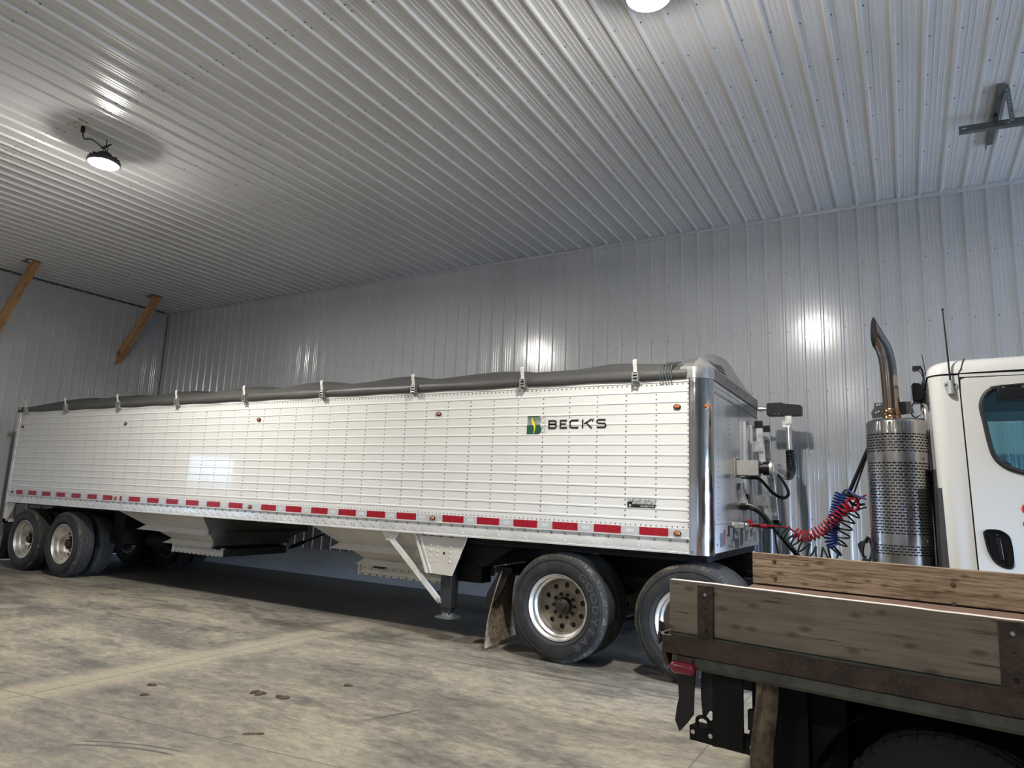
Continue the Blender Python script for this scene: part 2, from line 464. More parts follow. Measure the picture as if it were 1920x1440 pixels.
class MB:
    def __init__(s):
        s.v, s.f, s.mi, s.sm = [], [], [], []
    def add(s, verts, faces, m=0, smooth=False):
        o = len(s.v)
        s.v += [tuple(p) for p in verts]
        for f in faces:
            s.f.append(tuple(i + o for i in f))
            s.mi.append(m)
            s.sm.append(smooth)
        return s
    def box(s, x0, x1, y0, y1, z0, z1, m=0):
        x0, x1 = min(x0, x1), max(x0, x1)
        y0, y1 = min(y0, y1), max(y0, y1)
        z0, z1 = min(z0, z1), max(z0, z1)
        v = [(x0, y0, z0), (x1, y0, z0), (x1, y1, z0), (x0, y1, z0), (x0, y0, z1), (x1, y0, z1), (x1, y1, z1), (x0, y1, z1)]
        return s.add(v, [(3, 2, 1, 0), (4, 5, 6, 7), (0, 1, 5, 4), (1, 2, 6, 5), (2, 3, 7, 6), (3, 0, 4, 7)], m)
    def beam(s, a, b, w, h, up=(0, 0, 1), m=0):
        a, b = vec(a), vec(b)
        d = (b - a).normalized()
        side = d.cross(vec(up))
        if side.length < 1e-5:
            side = d.cross(Vector((1, 0, 0)))
        side.normalize()
        u = side.cross(d).normalized()
        v = []
        for p in (a, b):
            for sx, sz in ((-1, -1), (1, -1), (1, 1), (-1, 1)):
                v.append(p + side * (sx * w / 2) + u * (sz * h / 2))
        return s.add(v, [(3, 2, 1, 0), (4, 5, 6, 7), (0, 1, 5, 4), (1, 2, 6, 5), (2, 3, 7, 6), (3, 0, 4, 7)], m)
    def prism(s, pts, ext, m=0, smooth=False, caps=True):
        """planar loop pts (3d) extruded by vector ext"""
        n = len(pts)
        e = vec(ext)
        v = [vec(p) for p in pts] + [vec(p) + e for p in pts]
        f = [(i, (i + 1) % n, (i + 1) % n + n, i + n) for i in range(n)]
        s.add(v, f, m, smooth)
        if caps:
            s.add(v, [tuple(range(n - 1, -1, -1)), tuple(range(n, 2 * n))], m)
        return s
    def strip(s, pts, ext, m=0, smooth=False):
        """open polyline extruded"""
        n = len(pts)
        e = vec(ext)
        v = [vec(p) for p in pts] + [vec(p) + e for p in pts]
        return s.add(v, [(i, i + 1, i + 1 + n, i + n) for i in range(n - 1)], m, smooth)
    def grid(s, rows, m=0, smooth=True, closed=False):
        """rows: list of equally long point lists"""
        nr, nc = len(rows), len(rows[0])
        v = [p for r in rows for p in r]
        f = []
        for i in range(nr - 1):
            for j in range(nc if closed else nc - 1):
                a, b = i * nc + j, i * nc + (j + 1) % nc
                f.append((a, b, b + nc, a + nc))
        return s.add(v, f, m, smooth)
    def tube(s, path, r, n=8, m=0, caps=True, smooth=True):
        path = [vec(p) for p in path]
        k = len(path)
        rad = r if isinstance(r, (list, tuple)) else [r] * k
        rows = []
        ref = None
        for i, p in enumerate(path):
            t = (path[min(i + 1, k - 1)] - path[max(i - 1, 0)]).normalized()
            if ref is None:
                ref = t.orthogonal().normalized()
            else:
                ref = (ref - t * ref.dot(t))
                if ref.length < 1e-6:
                    ref = t.orthogonal()
                ref.normalize()
            w = t.cross(ref)
            rows.append([p + (ref * math.cos(a) + w * math.sin(a)) * rad[i] for a in [2 * PI * j / n for j in range(n)]])
        s.grid(rows, m, smooth, True)
        if caps:
            s.add(rows[0], [tuple(range(n - 1, -1, -1))], m)
            s.add(rows[-1], [tuple(range(n))], m)
        return s
    def lathe(s, prof, c, axis='y', n=48, m=0, mats=None, smooth=True, caps=False):
        """prof: list of (radius, height along axis)"""
        c = vec(c)
        ax = {'x': (Vector((0, 1, 0)), Vector((0, 0, 1)), Vector((1, 0, 0))), 'y': (Vector((1, 0, 0)), Vector((0, 0, 1)), Vector((0, 1, 0))),
              'z': (Vector((1, 0, 0)), Vector((0, 1, 0)), Vector((0, 0, 1)))}[axis]
        rows = [[c + (ax[0] * math.cos(2 * PI * j / n) + ax[1] * math.sin(2 * PI * j / n)) * r + ax[2] * h for j in range(n)] for r, h in prof]
        if mats is None:
            s.grid(rows, m, smooth, True)
        else:
            for i in range(len(rows) - 1):
                s.grid(rows[i:i + 2], mats[i], smooth, True)
        if caps:
            s.add(rows[0], [tuple(range(n - 1, -1, -1))], m)
            s.add(rows[-1], [tuple(range(n))], m if mats is None else mats[-1])
        return s
    def dome(s, c, nrm, r, h, n=6, m=0):
        c, d = vec(c), vec(nrm).normalized()
        u = d.orthogonal().normalized()
        w = d.cross(u)
        rows = [[c + (u * math.cos(2 * PI * j / n) + w * math.sin(2 * PI * j / n)) * (r * a) + d * (h * b) for j in range(n)] for a, b in ((1, 0), (0.75, 0.7))]
        s.grid(rows, m, True, True)
        s.add(rows[1], [tuple(range(n))], m, True)
        return s
    def build(s, name, mats, parent=None, loc=None, bevel=0.0, label=None, fix=True, sharp=35):
        if not isinstance(mats, (list, tuple)):
            mats = [mats]
        me = bpy.data.meshes.new(name)
        org = Vector((0, 0, 0))
        if parent is not None:
            org = ORG.get(parent.name, org)
        elif loc is not None:
            org = vec(loc)
        me.from_pydata([(p[0] - org.x, p[1] - org.y, p[2] - org.z) for p in s.v], [], s.f)
        for m in mats:
            me.materials.append(M[m] if isinstance(m, str) else m)
        me.polygons.foreach_set('material_index', s.mi)
        me.polygons.foreach_set('use_smooth', s.sm)
        if fix:
            bm = bmesh.new()
            bm.from_mesh(me)
            bmesh.ops.remove_doubles(bm, verts=bm.verts, dist=1e-5)
            bmesh.ops.recalc_face_normals(bm, faces=bm.faces)
            bm.to_mesh(me)
            bm.free()
        me.set_sharp_from_angle(angle=math.radians(sharp))
        o = bpy.data.objects.new(name, me)
        COL.objects.link(o)
        if parent is not None:
            o.parent = parent
        elif loc is not None:
            o.location = loc
        ORG[o.name] = org
        if bevel > 0:
            b = o.modifiers.new('bevel', 'BEVEL')
            b.width = bevel
            b.segments = 2
            b.limit_method = 'ANGLE'
            b.angle_limit = math.radians(40)
        if label:
            o['label'] = label
        return o

def thing(name, label, cat, loc=(0, 0, 0), rotz=0.0, group=None, local=False):
    o = bpy.data.objects.new(name, None)
    COL.objects.link(o)
    o.location = loc
    o.rotation_euler = (0, 0, rotz)
    o['label'] = label
    o['category'] = cat
    if group:
        o['group'] = group
    ORG[o.name] = Vector((0, 0, 0)) if local else vec(loc)
    return o

def tag(o, label, cat, group=None):
    o['label'] = label
    o['category'] = cat
    if group:
        o['group'] = group
    return o

def struct(o):
    o['kind'] = 'structure'
    return o

def catmull(pts, k=8, closed=False):
    P = [vec(p) for p in pts]
    n = len(P)
    out = []
    rng = n if closed else n - 1
    for i in range(rng):
        if closed:
            a, b, c, d = P[(i - 1) % n], P[i], P[(i + 1) % n], P[(i + 2) % n]
        else:
            a, b, c, d = P[max(i - 1, 0)], P[i], P[i + 1], P[min(i + 2, n - 1)]
        for j in range(k):
            t = j / k
            out.append(0.5 * ((2 * b) + (c - a) * t + (2 * a - 5 * b + 4 * c - d) * t * t + (3 * b - a - 3 * c + d) * t ** 3))
    if not closed:
        out.append(P[-1])
    return out

def plate_mesh(loops, thick, tf):
    """2-D outline with holes -> (verts, faces); tf maps (u, v, w) to 3-D, w in 0..thick"""
    cu = bpy.data.curves.new('tmp', 'CURVE')
    cu.dimensions = '2D'
    cu.fill_mode = 'BOTH'
    for lp in loops:
        sp = cu.splines.new('POLY')
        sp.points.add(len(lp) - 1)
        for i, q in enumerate(lp):
            sp.points[i].co = (q[0], q[1], 0, 1)
        sp.use_cyclic_u = True
    o = bpy.data.objects.new('tmp', cu)
    COL.objects.link(o)
    dg = bpy.context.evaluated_depsgraph_get()
    me = bpy.data.meshes.new_from_object(o.evaluated_get(dg))
    flat_v = [tuple(v.co) for v in me.vertices]
    flat_f = [tuple(p.vertices) for p in me.polygons]
    bpy.data.objects.remove(o)
    bpy.data.curves.remove(cu)
    bpy.data.meshes.remove(me)
    n = len(flat_v)
    verts = [tf(v[0], v[1], 0) for v in flat_v] + [tf(v[0], v[1], thick) for v in flat_v]
    faces = [tuple(reversed(f)) for f in flat_f] + [tuple(i + n for i in f) for f in flat_f]
    k = len(verts)
    for lp in loops:
        m = len(lp)
        verts += [tf(q[0], q[1], 0) for q in lp] + [tf(q[0], q[1], thick) for q in lp]
        for i in range(m):
            j = (i + 1) % m
            faces.append((k + i, k + j, k + j + m, k + i + m))
        k += 2 * m
    return verts, faces

def plate(mb, loops, thick, tf, m=0):
    v, f = plate_mesh(loops, thick, tf)
    mb.add(v, f, m)
    return mb

def circle2(cx, cy, r, n=16):
    return [(cx + r * math.cos(2 * PI * i / n), cy + r * math.sin(2 * PI * i / n)) for i in range(n)]

def ribbon(mb, pts, w, tf, m=0):
    """flat mitred stroke; pts 2-D; tf maps (u,v)->3D"""
    P = [Vector((p[0], p[1])) for p in pts]
    n = len(P)
    L, R = [], []
    for i in range(n):
        d1 = (P[i] - P[i - 1]).normalized() if i > 0 else None
        d2 = (P[i + 1] - P[i]).normalized() if i < n - 1 else None
        if d1 is None:
            d1 = d2
        if d2 is None:
            d2 = d1
        n1, n2 = Vector((-d1.y, d1.x)), Vector((-d2.y, d2.x))
        mt = (n1 + n2)
        mt = mt.normalized() if mt.length > 1e-6 else n1
        k = w / 2 / max(0.35, mt.dot(n1))
        L.append(P[i] + mt * k)
        R.append(P[i] - mt * k)
    v = [tf(p.x, p.y) for p in L] + [tf(p.x, p.y) for p in R]
    mb.add(v, [(i, i + 1, i + 1 + n, i + n) for i in range(n - 1)], m)
    return mb

def text_mesh(s, size=1.0, extrude=0.0, bold=0.0):
    cu = bpy.data.curves.new('tmp', 'FONT')
    cu.body = s
    cu.size = size
    cu.extrude = extrude
    cu.offset = bold
    o = bpy.data.objects.new('tmp', cu)
    COL.objects.link(o)
    dg = bpy.context.evaluated_depsgraph_get()
    dg.update()
    me = bpy.data.meshes.new_from_object(o.evaluated_get(dg))
    v = [tuple(p.co) for p in me.vertices]
    f = [tuple(p.vertices) for p in me.polygons]
    bpy.data.objects.remove(o)
    bpy.data.curves.remove(cu)
    bpy.data.meshes.remove(me)
    return v, f

# ------------------------------------------------------------------ room shell
def rib_profile(u0, u1, first, major=0.023, minor=0.0035):
    """list of (u, height) along a ribbed sheet; major ribs at first + k*PITCH"""
    k0 = math.ceil((u0 - first) / PITCH + 0.2)
    k1 = math.floor((u1 - first) / PITCH - 0.2)
    out = [(u0, 0)]
    for k in range(k0, k1 + 1):
        c = first + k * PITCH
        out += [(c - .023, 0), (c - .010, major), (c + .010, major), (c + .023, 0)]
        if k < k1:
            for q in (0.072, 0.1143, 0.157):
                out += [(c + q - .008, 0), (c + q - .003, minor), (c + q + .003, minor), (c + q + .008, 0)]
    out.append((u1, 0))
    return out, [first + k * PITCH for k in range(k0, k1 + 1)]

def build_room():
    mb = MB()
    mb.box(WX - .3, FX + .3, FY - .3, WY + .3, -0.2, 0.0)
    struct(mb.build('floor', 'floor'))
    # back wall: ribbed liner sheet
    prof, ribs = rib_profile(WX, FX, RIB0)
    mb = MB()
    mb.strip([(u, WY - h, 0.44) for u, h in prof], (0, 0, CZ - 0.44))
    for r in ribs:
        for z in (0.62, 1.42, 2.22, 3.03, 3.835, 4.64):
            mb.dome((r + .034, WY, z), (0, -1, 0), .008, .006, 6, 1)
    mb.box(WX - .2, FX + .2, WY + .03, WY + .15, 0, CZ + .1)
    struct(mb.build('wall_back', ['panel', 'screw'], sharp=20))
    # left wall, with a window hole
    prof, ribs = rib_profile(FY, WY, 9.044)
    mb = MB()
    wy0, wy1, wz0, wz1 = 0.6, 1.92, 1.34, 2.24
    lo, up, side = [], [], []
    a = [q for q in prof if q[0] <= wy0] + [(wy0, 0)]
    b = [(wy0, 0)] + [q for q in prof if wy0 < q[0] < wy1] + [(wy1, 0)]
    c = [(wy1, 0)] + [q for q in prof if q[0] >= wy1]
    mb.strip([(WX + h, u, 0.44) for u, h in a], (0, 0, CZ - 0.44))
    mb.strip([(WX + h, u, 0.44) for u, h in c], (0, 0, CZ - 0.44))
    mb.strip([(WX + h, u, 0.44) for u, h in b], (0, 0, wz0 - 0.44))
    mb.strip([(WX + h, u, wz1) for u, h in b], (0, 0, CZ - wz1))
    for r in ribs:
        for z in (3.03, 3.835, 4.64):
            mb.dome((WX, r + .034, z), (1, 0, 0), .008, .006, 6, 1)
    mb.box(WX - .15, WX - .03, FY, wy0, 0, CZ + .1)
    mb.box(WX - .15, WX - .03, wy1, WY + .1, 0, CZ + .1)
    mb.box(WX - .15, WX - .03, wy0, wy1, 0, wz0)
    mb.box(WX - .15, WX - .03, wy0, wy1, wz1, CZ + .1)
    struct(mb.build('wall_left', ['panel', 'screw'], sharp=20))
    mb = MB()
    for y0, y1, z0, z1 in ((wy0 - .05, wy0 + .03, wz0 - .05, wz1 + .05), (wy1 - .03, wy1 + .05, wz0 - .05, wz1 + .05), (wy0, wy1, wz0 - .05, wz0 + .03), (wy0, wy1, wz1 - .03, wz1 + .05)):
        mb.box(WX - .13, WX + .025, y0, y1, z0, z1)
    for k in (1, 2):
        y = wy0 + (wy1 - wy0) * k / 3
        mb.box(WX - .09, WX - .05, y - .03, y + .03, wz0, wz1)
    for k in (1, 2, 3):
        z = wz0 + (wz1 - wz0) * k / 4
        mb.box(WX - .085, WX - .055, wy0, wy1, z - .018, z + .018)
    w = struct(mb.build('window_1', 'trim'))
    mb = MB()
    mb.box(WX - .073, WX - .067, wy0, wy1, wz0, wz1)
    mb.build('pane', 'clear', w)
    portal('window_daylight', (WX - .14, (wy0 + wy1) / 2, (wz0 + wz1) / 2), wy1 - wy0, wz1 - wz0, (1, 0, 0))
    # ceiling liner, ribs run from front to back
    prof, ribs = rib_profile(WX, FX, RIB0)
    mb = MB()
    mb.strip([(u, FY, CZ - h) for u, h in prof], (0, 3.6 - FY, 0))
    mb.strip([(u, 3.585, CZ - h - .003) for u, h in prof], (0, WY - 3.585, 0))
    for r in ribs:
        for y in (-0.05, 1.17, 2.39, 3.56, 3.64, 4.83, 5.42, 6.05, 6.63, 7.15, 8.15):
            if -14 < r < 3:
                mb.dome((r + .034, y, CZ - .003), (0, 0, -1), .0085, .006, 6, 1)
    mb.box(WX - .2, FX + .2, FY - .2, WY + .2, CZ + .03, CZ + .15)
    struct(mb.build('ceiling', ['ceil', 'screw'], sharp=20))
    # front wall (behind the viewer)
    prof, ribs = rib_profile(WX, FX, RIB0)
    mb = MB()
    mb.strip([(u, FY + h, 0) for u, h in prof], (0, 0, CZ))
    mb.box(WX - .2, FX + .2, FY - .15, FY - .03, 0, CZ + .1)
    struct(mb.build('wall_front', 'panel', sharp=20))
    # right wall with the half raised vehicle door
    dy0, dy1, dz = 3.2, 9.3, 2.2
    mb = MB()
    for y0, y1, z0, z1 in ((FY, dy0, 0, CZ), (dy1, WY, 0, CZ), (dy0, dy1, dz + .05, CZ)):
        p, _ = rib_profile(y0, y1, 9.044)
        mb.strip([(FX - h, u, z0) for u, h in p], (0, 0, z1 - z0))
        mb.box(FX + .03, FX + .15, y0, y1, z0, z1)
    struct(mb.build('wall_right', 'panel', sharp=20))
    mb = MB()
    mb.box(FX - .03, FX + .16, dy0 - .06, dy0, 0, dz + .1)
    mb.box(FX - .03, FX + .16, dy1, dy1 + .06, 0, dz + .1)
    mb.box(FX - .03, FX + .16, dy0 - .06, dy1 + .06, dz, dz + .06)
    struct(mb.build('door_1', 'trim'))
    portal('vehicle_door_daylight', (FX + .2, (dy0 + dy1) / 2, dz / 2), dy1 - dy0, dz, (-1, 0, 0))
    mb = MB()
    mb.box(FX + .3, FX + 30, FY - 10, WY + 10, -0.2, -0.02)
    struct(mb.build('ground_outside', simple('darkened_ground_outside', (0.025, 0.025, 0.025), 0.9, 0, 0.2, 3, obj=False)))  # ground colour kept dark to cut bounce light through the door
    # smooth skirt at the foot of the walls
    mb = MB()
    mb.box(WX, FX, WY - .012, WY + .02, 0.225, 0.455)
    mb.box(WX, FX, WY - .022, WY + .02, 0.0, 0.222)
    mb.box(WX, FX, WY - .028, WY + .02, 0.45, 0.462)
    struct(mb.build('baseboard_back', 'skirt', bevel=.003))
    mb = MB()
    mb.box(WX - .02, WX + .012, FY, WY, 0.225, 0.455)
    mb.box(WX - .02, WX + .022, FY, WY, 0.0, 0.222)
    struct(mb.build('baseboard_left', 'skirt', bevel=.003))
    # cove trims
    mb = MB()
    pr = [(0, 0), (0, -.055), (-.022, -.055), (-.03, -.03), (-.055, -.022), (-.055, 0)]
    mb.prism([(WX, WY + a, CZ + b) for a, b in pr], (FX - WX, 0, 0))
    struct(mb.build('trim_1', 'trim'))
    mb = MB()
    mb.prism([(WX - a * .6, FY, CZ + b * .6) for a, b in pr], (0, WY - FY, 0))
    struct(mb.build('trim_2', 'dgalv'))
    mb = MB()
    mb.box(WX, WX + .014, WY - .03, WY, 0.45, CZ)
    mb.box(WX, WX + .03, WY - .012, WY, 0.45, CZ, 1)
    struct(mb.build('trim_3', ['trim', 'dgalv']))
build_room()

# ------------------------------------------------------------------ shop lamps
def lamp_light(name, x, y, z, parent=None, k=1.0):
    out = []
    for kind, w, dz in (('AREA', LAMP_W * 0.9, 0.0), ('POINT', LAMP_W * 0.26, -0.035)):
        d = bpy.data.lights.new(name, kind)
        if kind == 'AREA':
            d.shape = 'DISK'
            d.size = 0.30
        else:
            d.shadow_soft_size = 0.07
        d.energy = w * k
        d.color = (1.0, 0.965, 0.90)
        o = bpy.data.objects.new(name, d)
        COL.objects.link(o)
        if parent:
            o.parent = parent
            o.location = Vector((x, y, z + dz)) - ORG[parent.name]
        else:
            o.location = (x, y, z + dz)

def make_lamp(x, y, px, py, label):
    z = 5.13
    t = thing('shop_lamp', label, 'lamp', (x, y, z), group='round shop lamps hung under the ceiling')
    mb = MB()
    mb.lathe([(0.06, .12), (.075, .10), (.09, .055), (.165, .035), (.172, .02), (.172, -.012), (.160, -.016), (.155, -.004)], (x, y, z), 'z', 40, caps=False)
    mb.lathe([(0.06, .12), (0.0005, .12)], (x, y, z), 'z', 40)
    for k in range(14):
        a = 2 * PI * k / 14
        c, s_ = math.cos(a), math.sin(a)
        mb.beam((x + .08 * c, y + .08 * s_, z + .065), (x + .15 * c, y + .15 * s_, z + .045), .006, .04)
    mb.build('lamp_housing', 'steeldark', t)
    mb = MB()
    mb.lathe([(.157, -.010), (.12, -.022), (.06, -.028), (0.0005, -.03)], (x, y, z), 'z', 40)
    mb.build('lamp_lens', 'lens', t)
    mb = MB()
    for s_ in (-1, 1):
        mb.tube(catmull([(x + .03 * s_, y, z + .12), (x + .05 * s_, y, z + .17), (x, y + .01, z + .20)], 6), .005, 6)
    mb.tube([(x, y, z + .19), (x, y, CZ - .02)], .006, 6)
    mb.beam((x - .10, y, z + .205), (x + .10, y, z + .205), .02, .008)
    mb.build('hanger', 'steeldark', t)
    mb = MB()
    mb.box(px - .07, px + .07, py - .07, py + .07, CZ - .035, CZ - .019)
    mb.build('ceiling_plate', simple('plate_cream', (0.62, 0.58, 0.48), 0.5), t, bevel=.003)
    mb = MB()
    mb.tube([(px, py, CZ - .03), (px, py, CZ - .10)], .022, 8)
    mb.tube(catmull([(px, py, CZ - .09), (px + (x - px) * .1, py + (y - py) * .1, CZ - .16), (px + (x - px) * .45, py + (y - py) * .4, z + .19), (x - .08, y, z + .21), (x, y, z + .16), (x, y, z + .11)], 8), .007, 6)
    mb.build('power_cord', 'black', t)
    lamp_light('lamp_light', x, y, z - .04, t)
make_lamp(-7.79, 3.94, -7.72, 3.64, 'lit round shop lamp hanging at the left, below a small square ceiling plate')
make_lamp(-1.43, 4.2, -1.50, 4.5, 'lit round shop lamp cut off by the top edge of the photo')
for x in (-7.79, -1.43):  # unseen lights added behind the camera to brighten the foreground
    lamp_light('added_fill_light', x, -4.3, 5.08, None, 0.6)

# ------------------------------------------------------------------ timber knee braces, ceiling hanger
def timber(yc, label, ydir=0.0):
    # sloping post from the left wall up through the ceiling
    t = thing('timber_knee_brace', label, 'wooden brace', (WX, yc, 4.1), group='timber knee braces at the left wall')
    mb = MB()
    w, h = .11, .14
    a = Vector((WX + .02, yc, 4.17))
    b = Vector((WX + 1.24, yc - .08, CZ + .06))
    d = (b - a).normalized()
    s = d.cross(Vector((0, 1, 0))).normalized()
    yv = Vector((0, 1, 0))
    v = []
    for sy, sz in ((-1, -1), (1, -1), (1, 1), (-1, 1)):
        base = a + yv * (sy * w / 2) + s * (sz * h / 2)
        k0 = (WX + .016 - base.x) / d.x
        k1 = (CZ - .012 - base.z) / d.z
        v.append((base + d * k0, base + d * k1))
    vv = [p[0] for p in v] + [p[1] for p in v]
    # local frame so that the grain follows the length
    o = MB()
    Mx = Matrix((yv, s, d)).transposed()
    inv = Mx.inverted()
    o.add([inv @ (p - Vector((WX, yc, 4.1))) for p in vv], [(0, 1, 2, 3), (7, 6, 5, 4), (0, 4, 5, 1), (1, 5, 6, 2), (2, 6, 7, 3), (3, 7, 4, 0)])
    ob = o.build('post', 'timber', None, bevel=.004)
    ob.parent = t
    ob.rotation_euler = Mx.to_euler()
    mb = MB()
    c = (vv[4] + vv[5] + vv[6] + vv[7]) / 4
    for y0, y1, x0, x1 in ((-.085, -.06, -.13, .13), (.06, .085, -.13, .13), (-.085, .085, -.15, -.125), (-.085, .085, .125, .15)):
        mb.box(c.x + x0, c.x + x1, c.y + y0, c.y + y1, CZ - .03, CZ - .012)
    mb.build('ceiling_collar', 'dgalv', t)
    mb = MB()
    cz = min(p.z for p in vv)
    for y in (-.07, .06):
        mb.box(WX + .0, WX + .03, yc + y, yc + y + .012, cz - .03, cz + .2)
    mb.box(WX + .0, WX + .03, yc - .07, yc + .07, cz - .035, cz - .022)
    mb.build('wall_collar', 'timberend', t)
timber(8.33, 'orange timber knee brace nearest the back corner, seen whole')
timber(5.96, 'orange timber knee brace cut off by the left edge of the photo')

def hanger():
    t = thing('ceiling_hanger', 'dull angle iron hanger with a long crossbar under the ceiling at upper right', 'metal bracket', (.93, 7.4, CZ))
    def angle(mb, a, b, w, up, side):
        a, b = vec(a), vec(b)
        u, s_ = vec(up), vec(side)
        mb.prism([a, a + u * w, a + u * w + s_ * .004, a + u * .004 + s_ * .004, a + u * .004 + s_ * w, a + s_ * w], b - a)
    mb = MB()
    angle(mb, (.62, 7.50, 5.255), (2.6, 7.74, 5.27), .062, (0, 0, 1), (0, 1, 0))
    for x in (.65, .67, 1.02, 1.35):
        mb.dome((x, 7.50 + (x - .62) * .12, 5.285), (0, -1, 0), .009, .005, 6, 1)
    mb.build('crossbar', ['dgalv', 'silver'], t)
    mb = MB()
    angle(mb, (.90, 7.05, CZ - .02), (.90, 8.25, CZ - .02), .065, (1, 0, 0), (0, 0, -1))
    mb.build('ceiling_angle', ['dgalv'], t)
    mb = MB()
    angle(mb, (.955, 7.12, CZ - .025), (1.03, 7.53, 5.28), .04, (1, 0, 0), (0, 0, 1))
    for k in range(9):
        p = Vector((.975, 7.12, CZ - .03)).lerp(Vector((1.05, 7.53, 5.275)), (k + .5) / 9)
        mb.dome(p, (0, -.4, -1), .006, .003, 5, 1)
    mb.build('strut', ['dgalv', 'silver'], t)
    mb = MB()
    mb.beam((.92, 7.55, CZ - .03), (.92, 7.52, 5.27), .04, .004, (0, 1, 0))
    mb.build('drop_leg', 'dgalv', t)
hanger()

# ------------------------------------------------------------------ wheels
WR = 0.512
def tyre_data(deep=True):
    mb = MB()
    # outer face at y=-.14 (towards viewer), inner at +.14
    P = [(.318, -.118), (.335, -.132), (.375, -.140), (.43, -.139), (.462, -.130), (.478, -.126), (.481, -.121), (.497, -.112), (.508, -.100)]
    mats = [0, 0, 0, 0, 0, 0, 1, 1]
    tread = [(.5115, -.090), (WR, -.062), (.502, -.058), (.502, -.048), (WR, -.044), (WR, -.012), (.502, -.008), (.502, .008), (WR, .012), (WR, .044), (.502, .048), (.502, .058), (WR, .062), (.5115, .090)]
    Q = [(.508, .100), (.497, .112), (.481, .121), (.462, .130), (.43, .139), (.375, .140), (.335, .132), (.318, .118)]
    prof = P + tread + Q
    mt = mats + [2] * (len(tread) + 1) + [1, 1] + [0] * 5
    mb.lathe(prof, (0, 0, 0), 'y', 72, mats=mt)
    # fine raised rings on the sidewall
    for r in (.452, .446, .352):
        mb.lathe([(r - .0015, -.1375), (r, -.1415), (r + .0015, -.1375)], (0, 0, 0), 'y', 72)
    return mb
def rim_data(front=True):
    mb = MB()
    # dual disc wheel: deep dish seen from outside
    prof = [(.318, -.112), (.312, -.124), (.306, -.124), (.300, -.112), (.284, -.095), (.280, -.05), (.262, -.03), (.258, .02), (.254, .055)]
    mb.lathe(prof, (0, 0, 0), 'y', 64)
    mb.lathe([(.318, -.112), (.318, .112), (.30, .118)], (0, 0, 0), 'y', 48)
    holes = [circle2(.198 * math.cos(2 * PI * k / 10 + .2), .198 * math.sin(2 * PI * k / 10 + .2), .026, 14) for k in range(10)]
    plate(mb, [circle2(0, 0, .256, 64), circle2(0, 0, .085, 32)] + holes, .012, lambda u, v, w: (u, .052 + w, v), 1)
    mb.lathe([(.135, .052), (.133, .044), (.085, .042)], (0, 0, 0), 'y', 48, 1)
    return mb
def hub_data():
    mb = MB()
    mb.lathe([(.0005, -.055), (.045, -.055), (.058, -.045), (.062, -.03), (.075, -.02), (.082, .0), (.085, .06), (.13, .07), (.25, .075)], (0, 0, 0), 'y', 32)
    for k in range(8):
        a = 2 * PI * k / 8
        mb.dome((.052 * math.cos(a), -.050, .052 * math.sin(a)), (0, -1, 0), .008, .008, 6)
    return mb
def nuts_data():
    mb = MB()
    mb.tube([(0, .043, 0), (0, .018, 0)], .017, 6, smooth=False)
    mb.tube([(0, .02, 0), (0, .004, 0)], .010, 8)
    return mb
WHEEL = {}
def wheel_meshes():
    t = tyre_data().build('tire', ['tyre', 'tandust', 'tread'])
    t2 = tyre_data().build('tire', ['tyre', 'tread', 'tread'])
    r = rim_data().build('rim', ['rim', 'rimdirty'])
    r2 = rim_data().build('rim', ['rim', 'rim'])
    h = hub_data().build('hub', 'hub')
    n = nuts_data().build('lug_nut', 'hub')
    lt = MB()
    def around(txt, a0, step, size, r):
        for i, ch in enumerate(txt):
            v, f = text_mesh(ch, size, .001, .0028)
            if not v:
                continue
            w = max(p[0] for p in v) + min(p[0] for p in v)
            a = a0 - i * step
            ca, sa = math.cos(a), math.sin(a)
            lt.add([((p[0] - w / 2) * sa * 1.25 + (r + p[1]) * ca, -.1405 - (p[2] > 0) * .0015 * 0 - p[2], -(p[0] - w / 2) * ca * 1.25 + (r + p[1]) * sa) for p in v], f, 0)
    around('GOOD', math.radians(48), math.radians(15.0), .092, .374)
    l_ = lt.build('sidewall_lettering', simple('sidewall_letter', (0.048, 0.048, 0.050), 0.6))
    lt = MB()
    around('YEAR', math.radians(-12), math.radians(15.0), .092, .374)
    l2 = lt.build('sidewall_lettering', l_.data.materials[0])
    for k, o in (('tire', t), ('inner', t2), ('rim', r), ('rimclean', r2), ('hub', h), ('nuts', n), ('letters', l_), ('letters2', l2)):
        WHEEL[k] = o.data
        bpy.data.objects.remove(o)
wheel_meshes()
def child(name, key, parent, loc=(0, 0, 0), rot=(0, 0, 0)):
    o = bpy.data.objects.new(name, WHEEL[key])
    COL.objects.link(o)
    o.parent = parent
    o.location = loc
    o.rotation_euler = rot
    return o
def axle_wheels(root, x, clean=False, letters=False, spin=0.0):
    """one axle: near dual pair and far dual pair"""
    org = ORG[root.name]
    z = WR + .002
    for y, rz, full in ((6.29, 0, True), (6.62, PI, False), (8.12, 0, False), (8.45, PI, True)):
        t = child('tire', 'tire' if full else 'inner', root, Vector((x, y, z)) - org, (0, spin if rz == 0 else -spin, rz))
        child('rim', 'rimclean' if clean else 'rim', t)
        if full:
            child('hub', 'hub', t)
            if y < 6.4:
                for k in range(10):
                    a = 2 * PI * k / 10
                    child('lug_nut', 'nuts', t, (.112 * math.cos(a), 0, .112 * math.sin(a)))
        if letters and y < 6.4:
            child('sidewall_lettering', 'letters', t)
            child('sidewall_lettering', 'letters2', t)

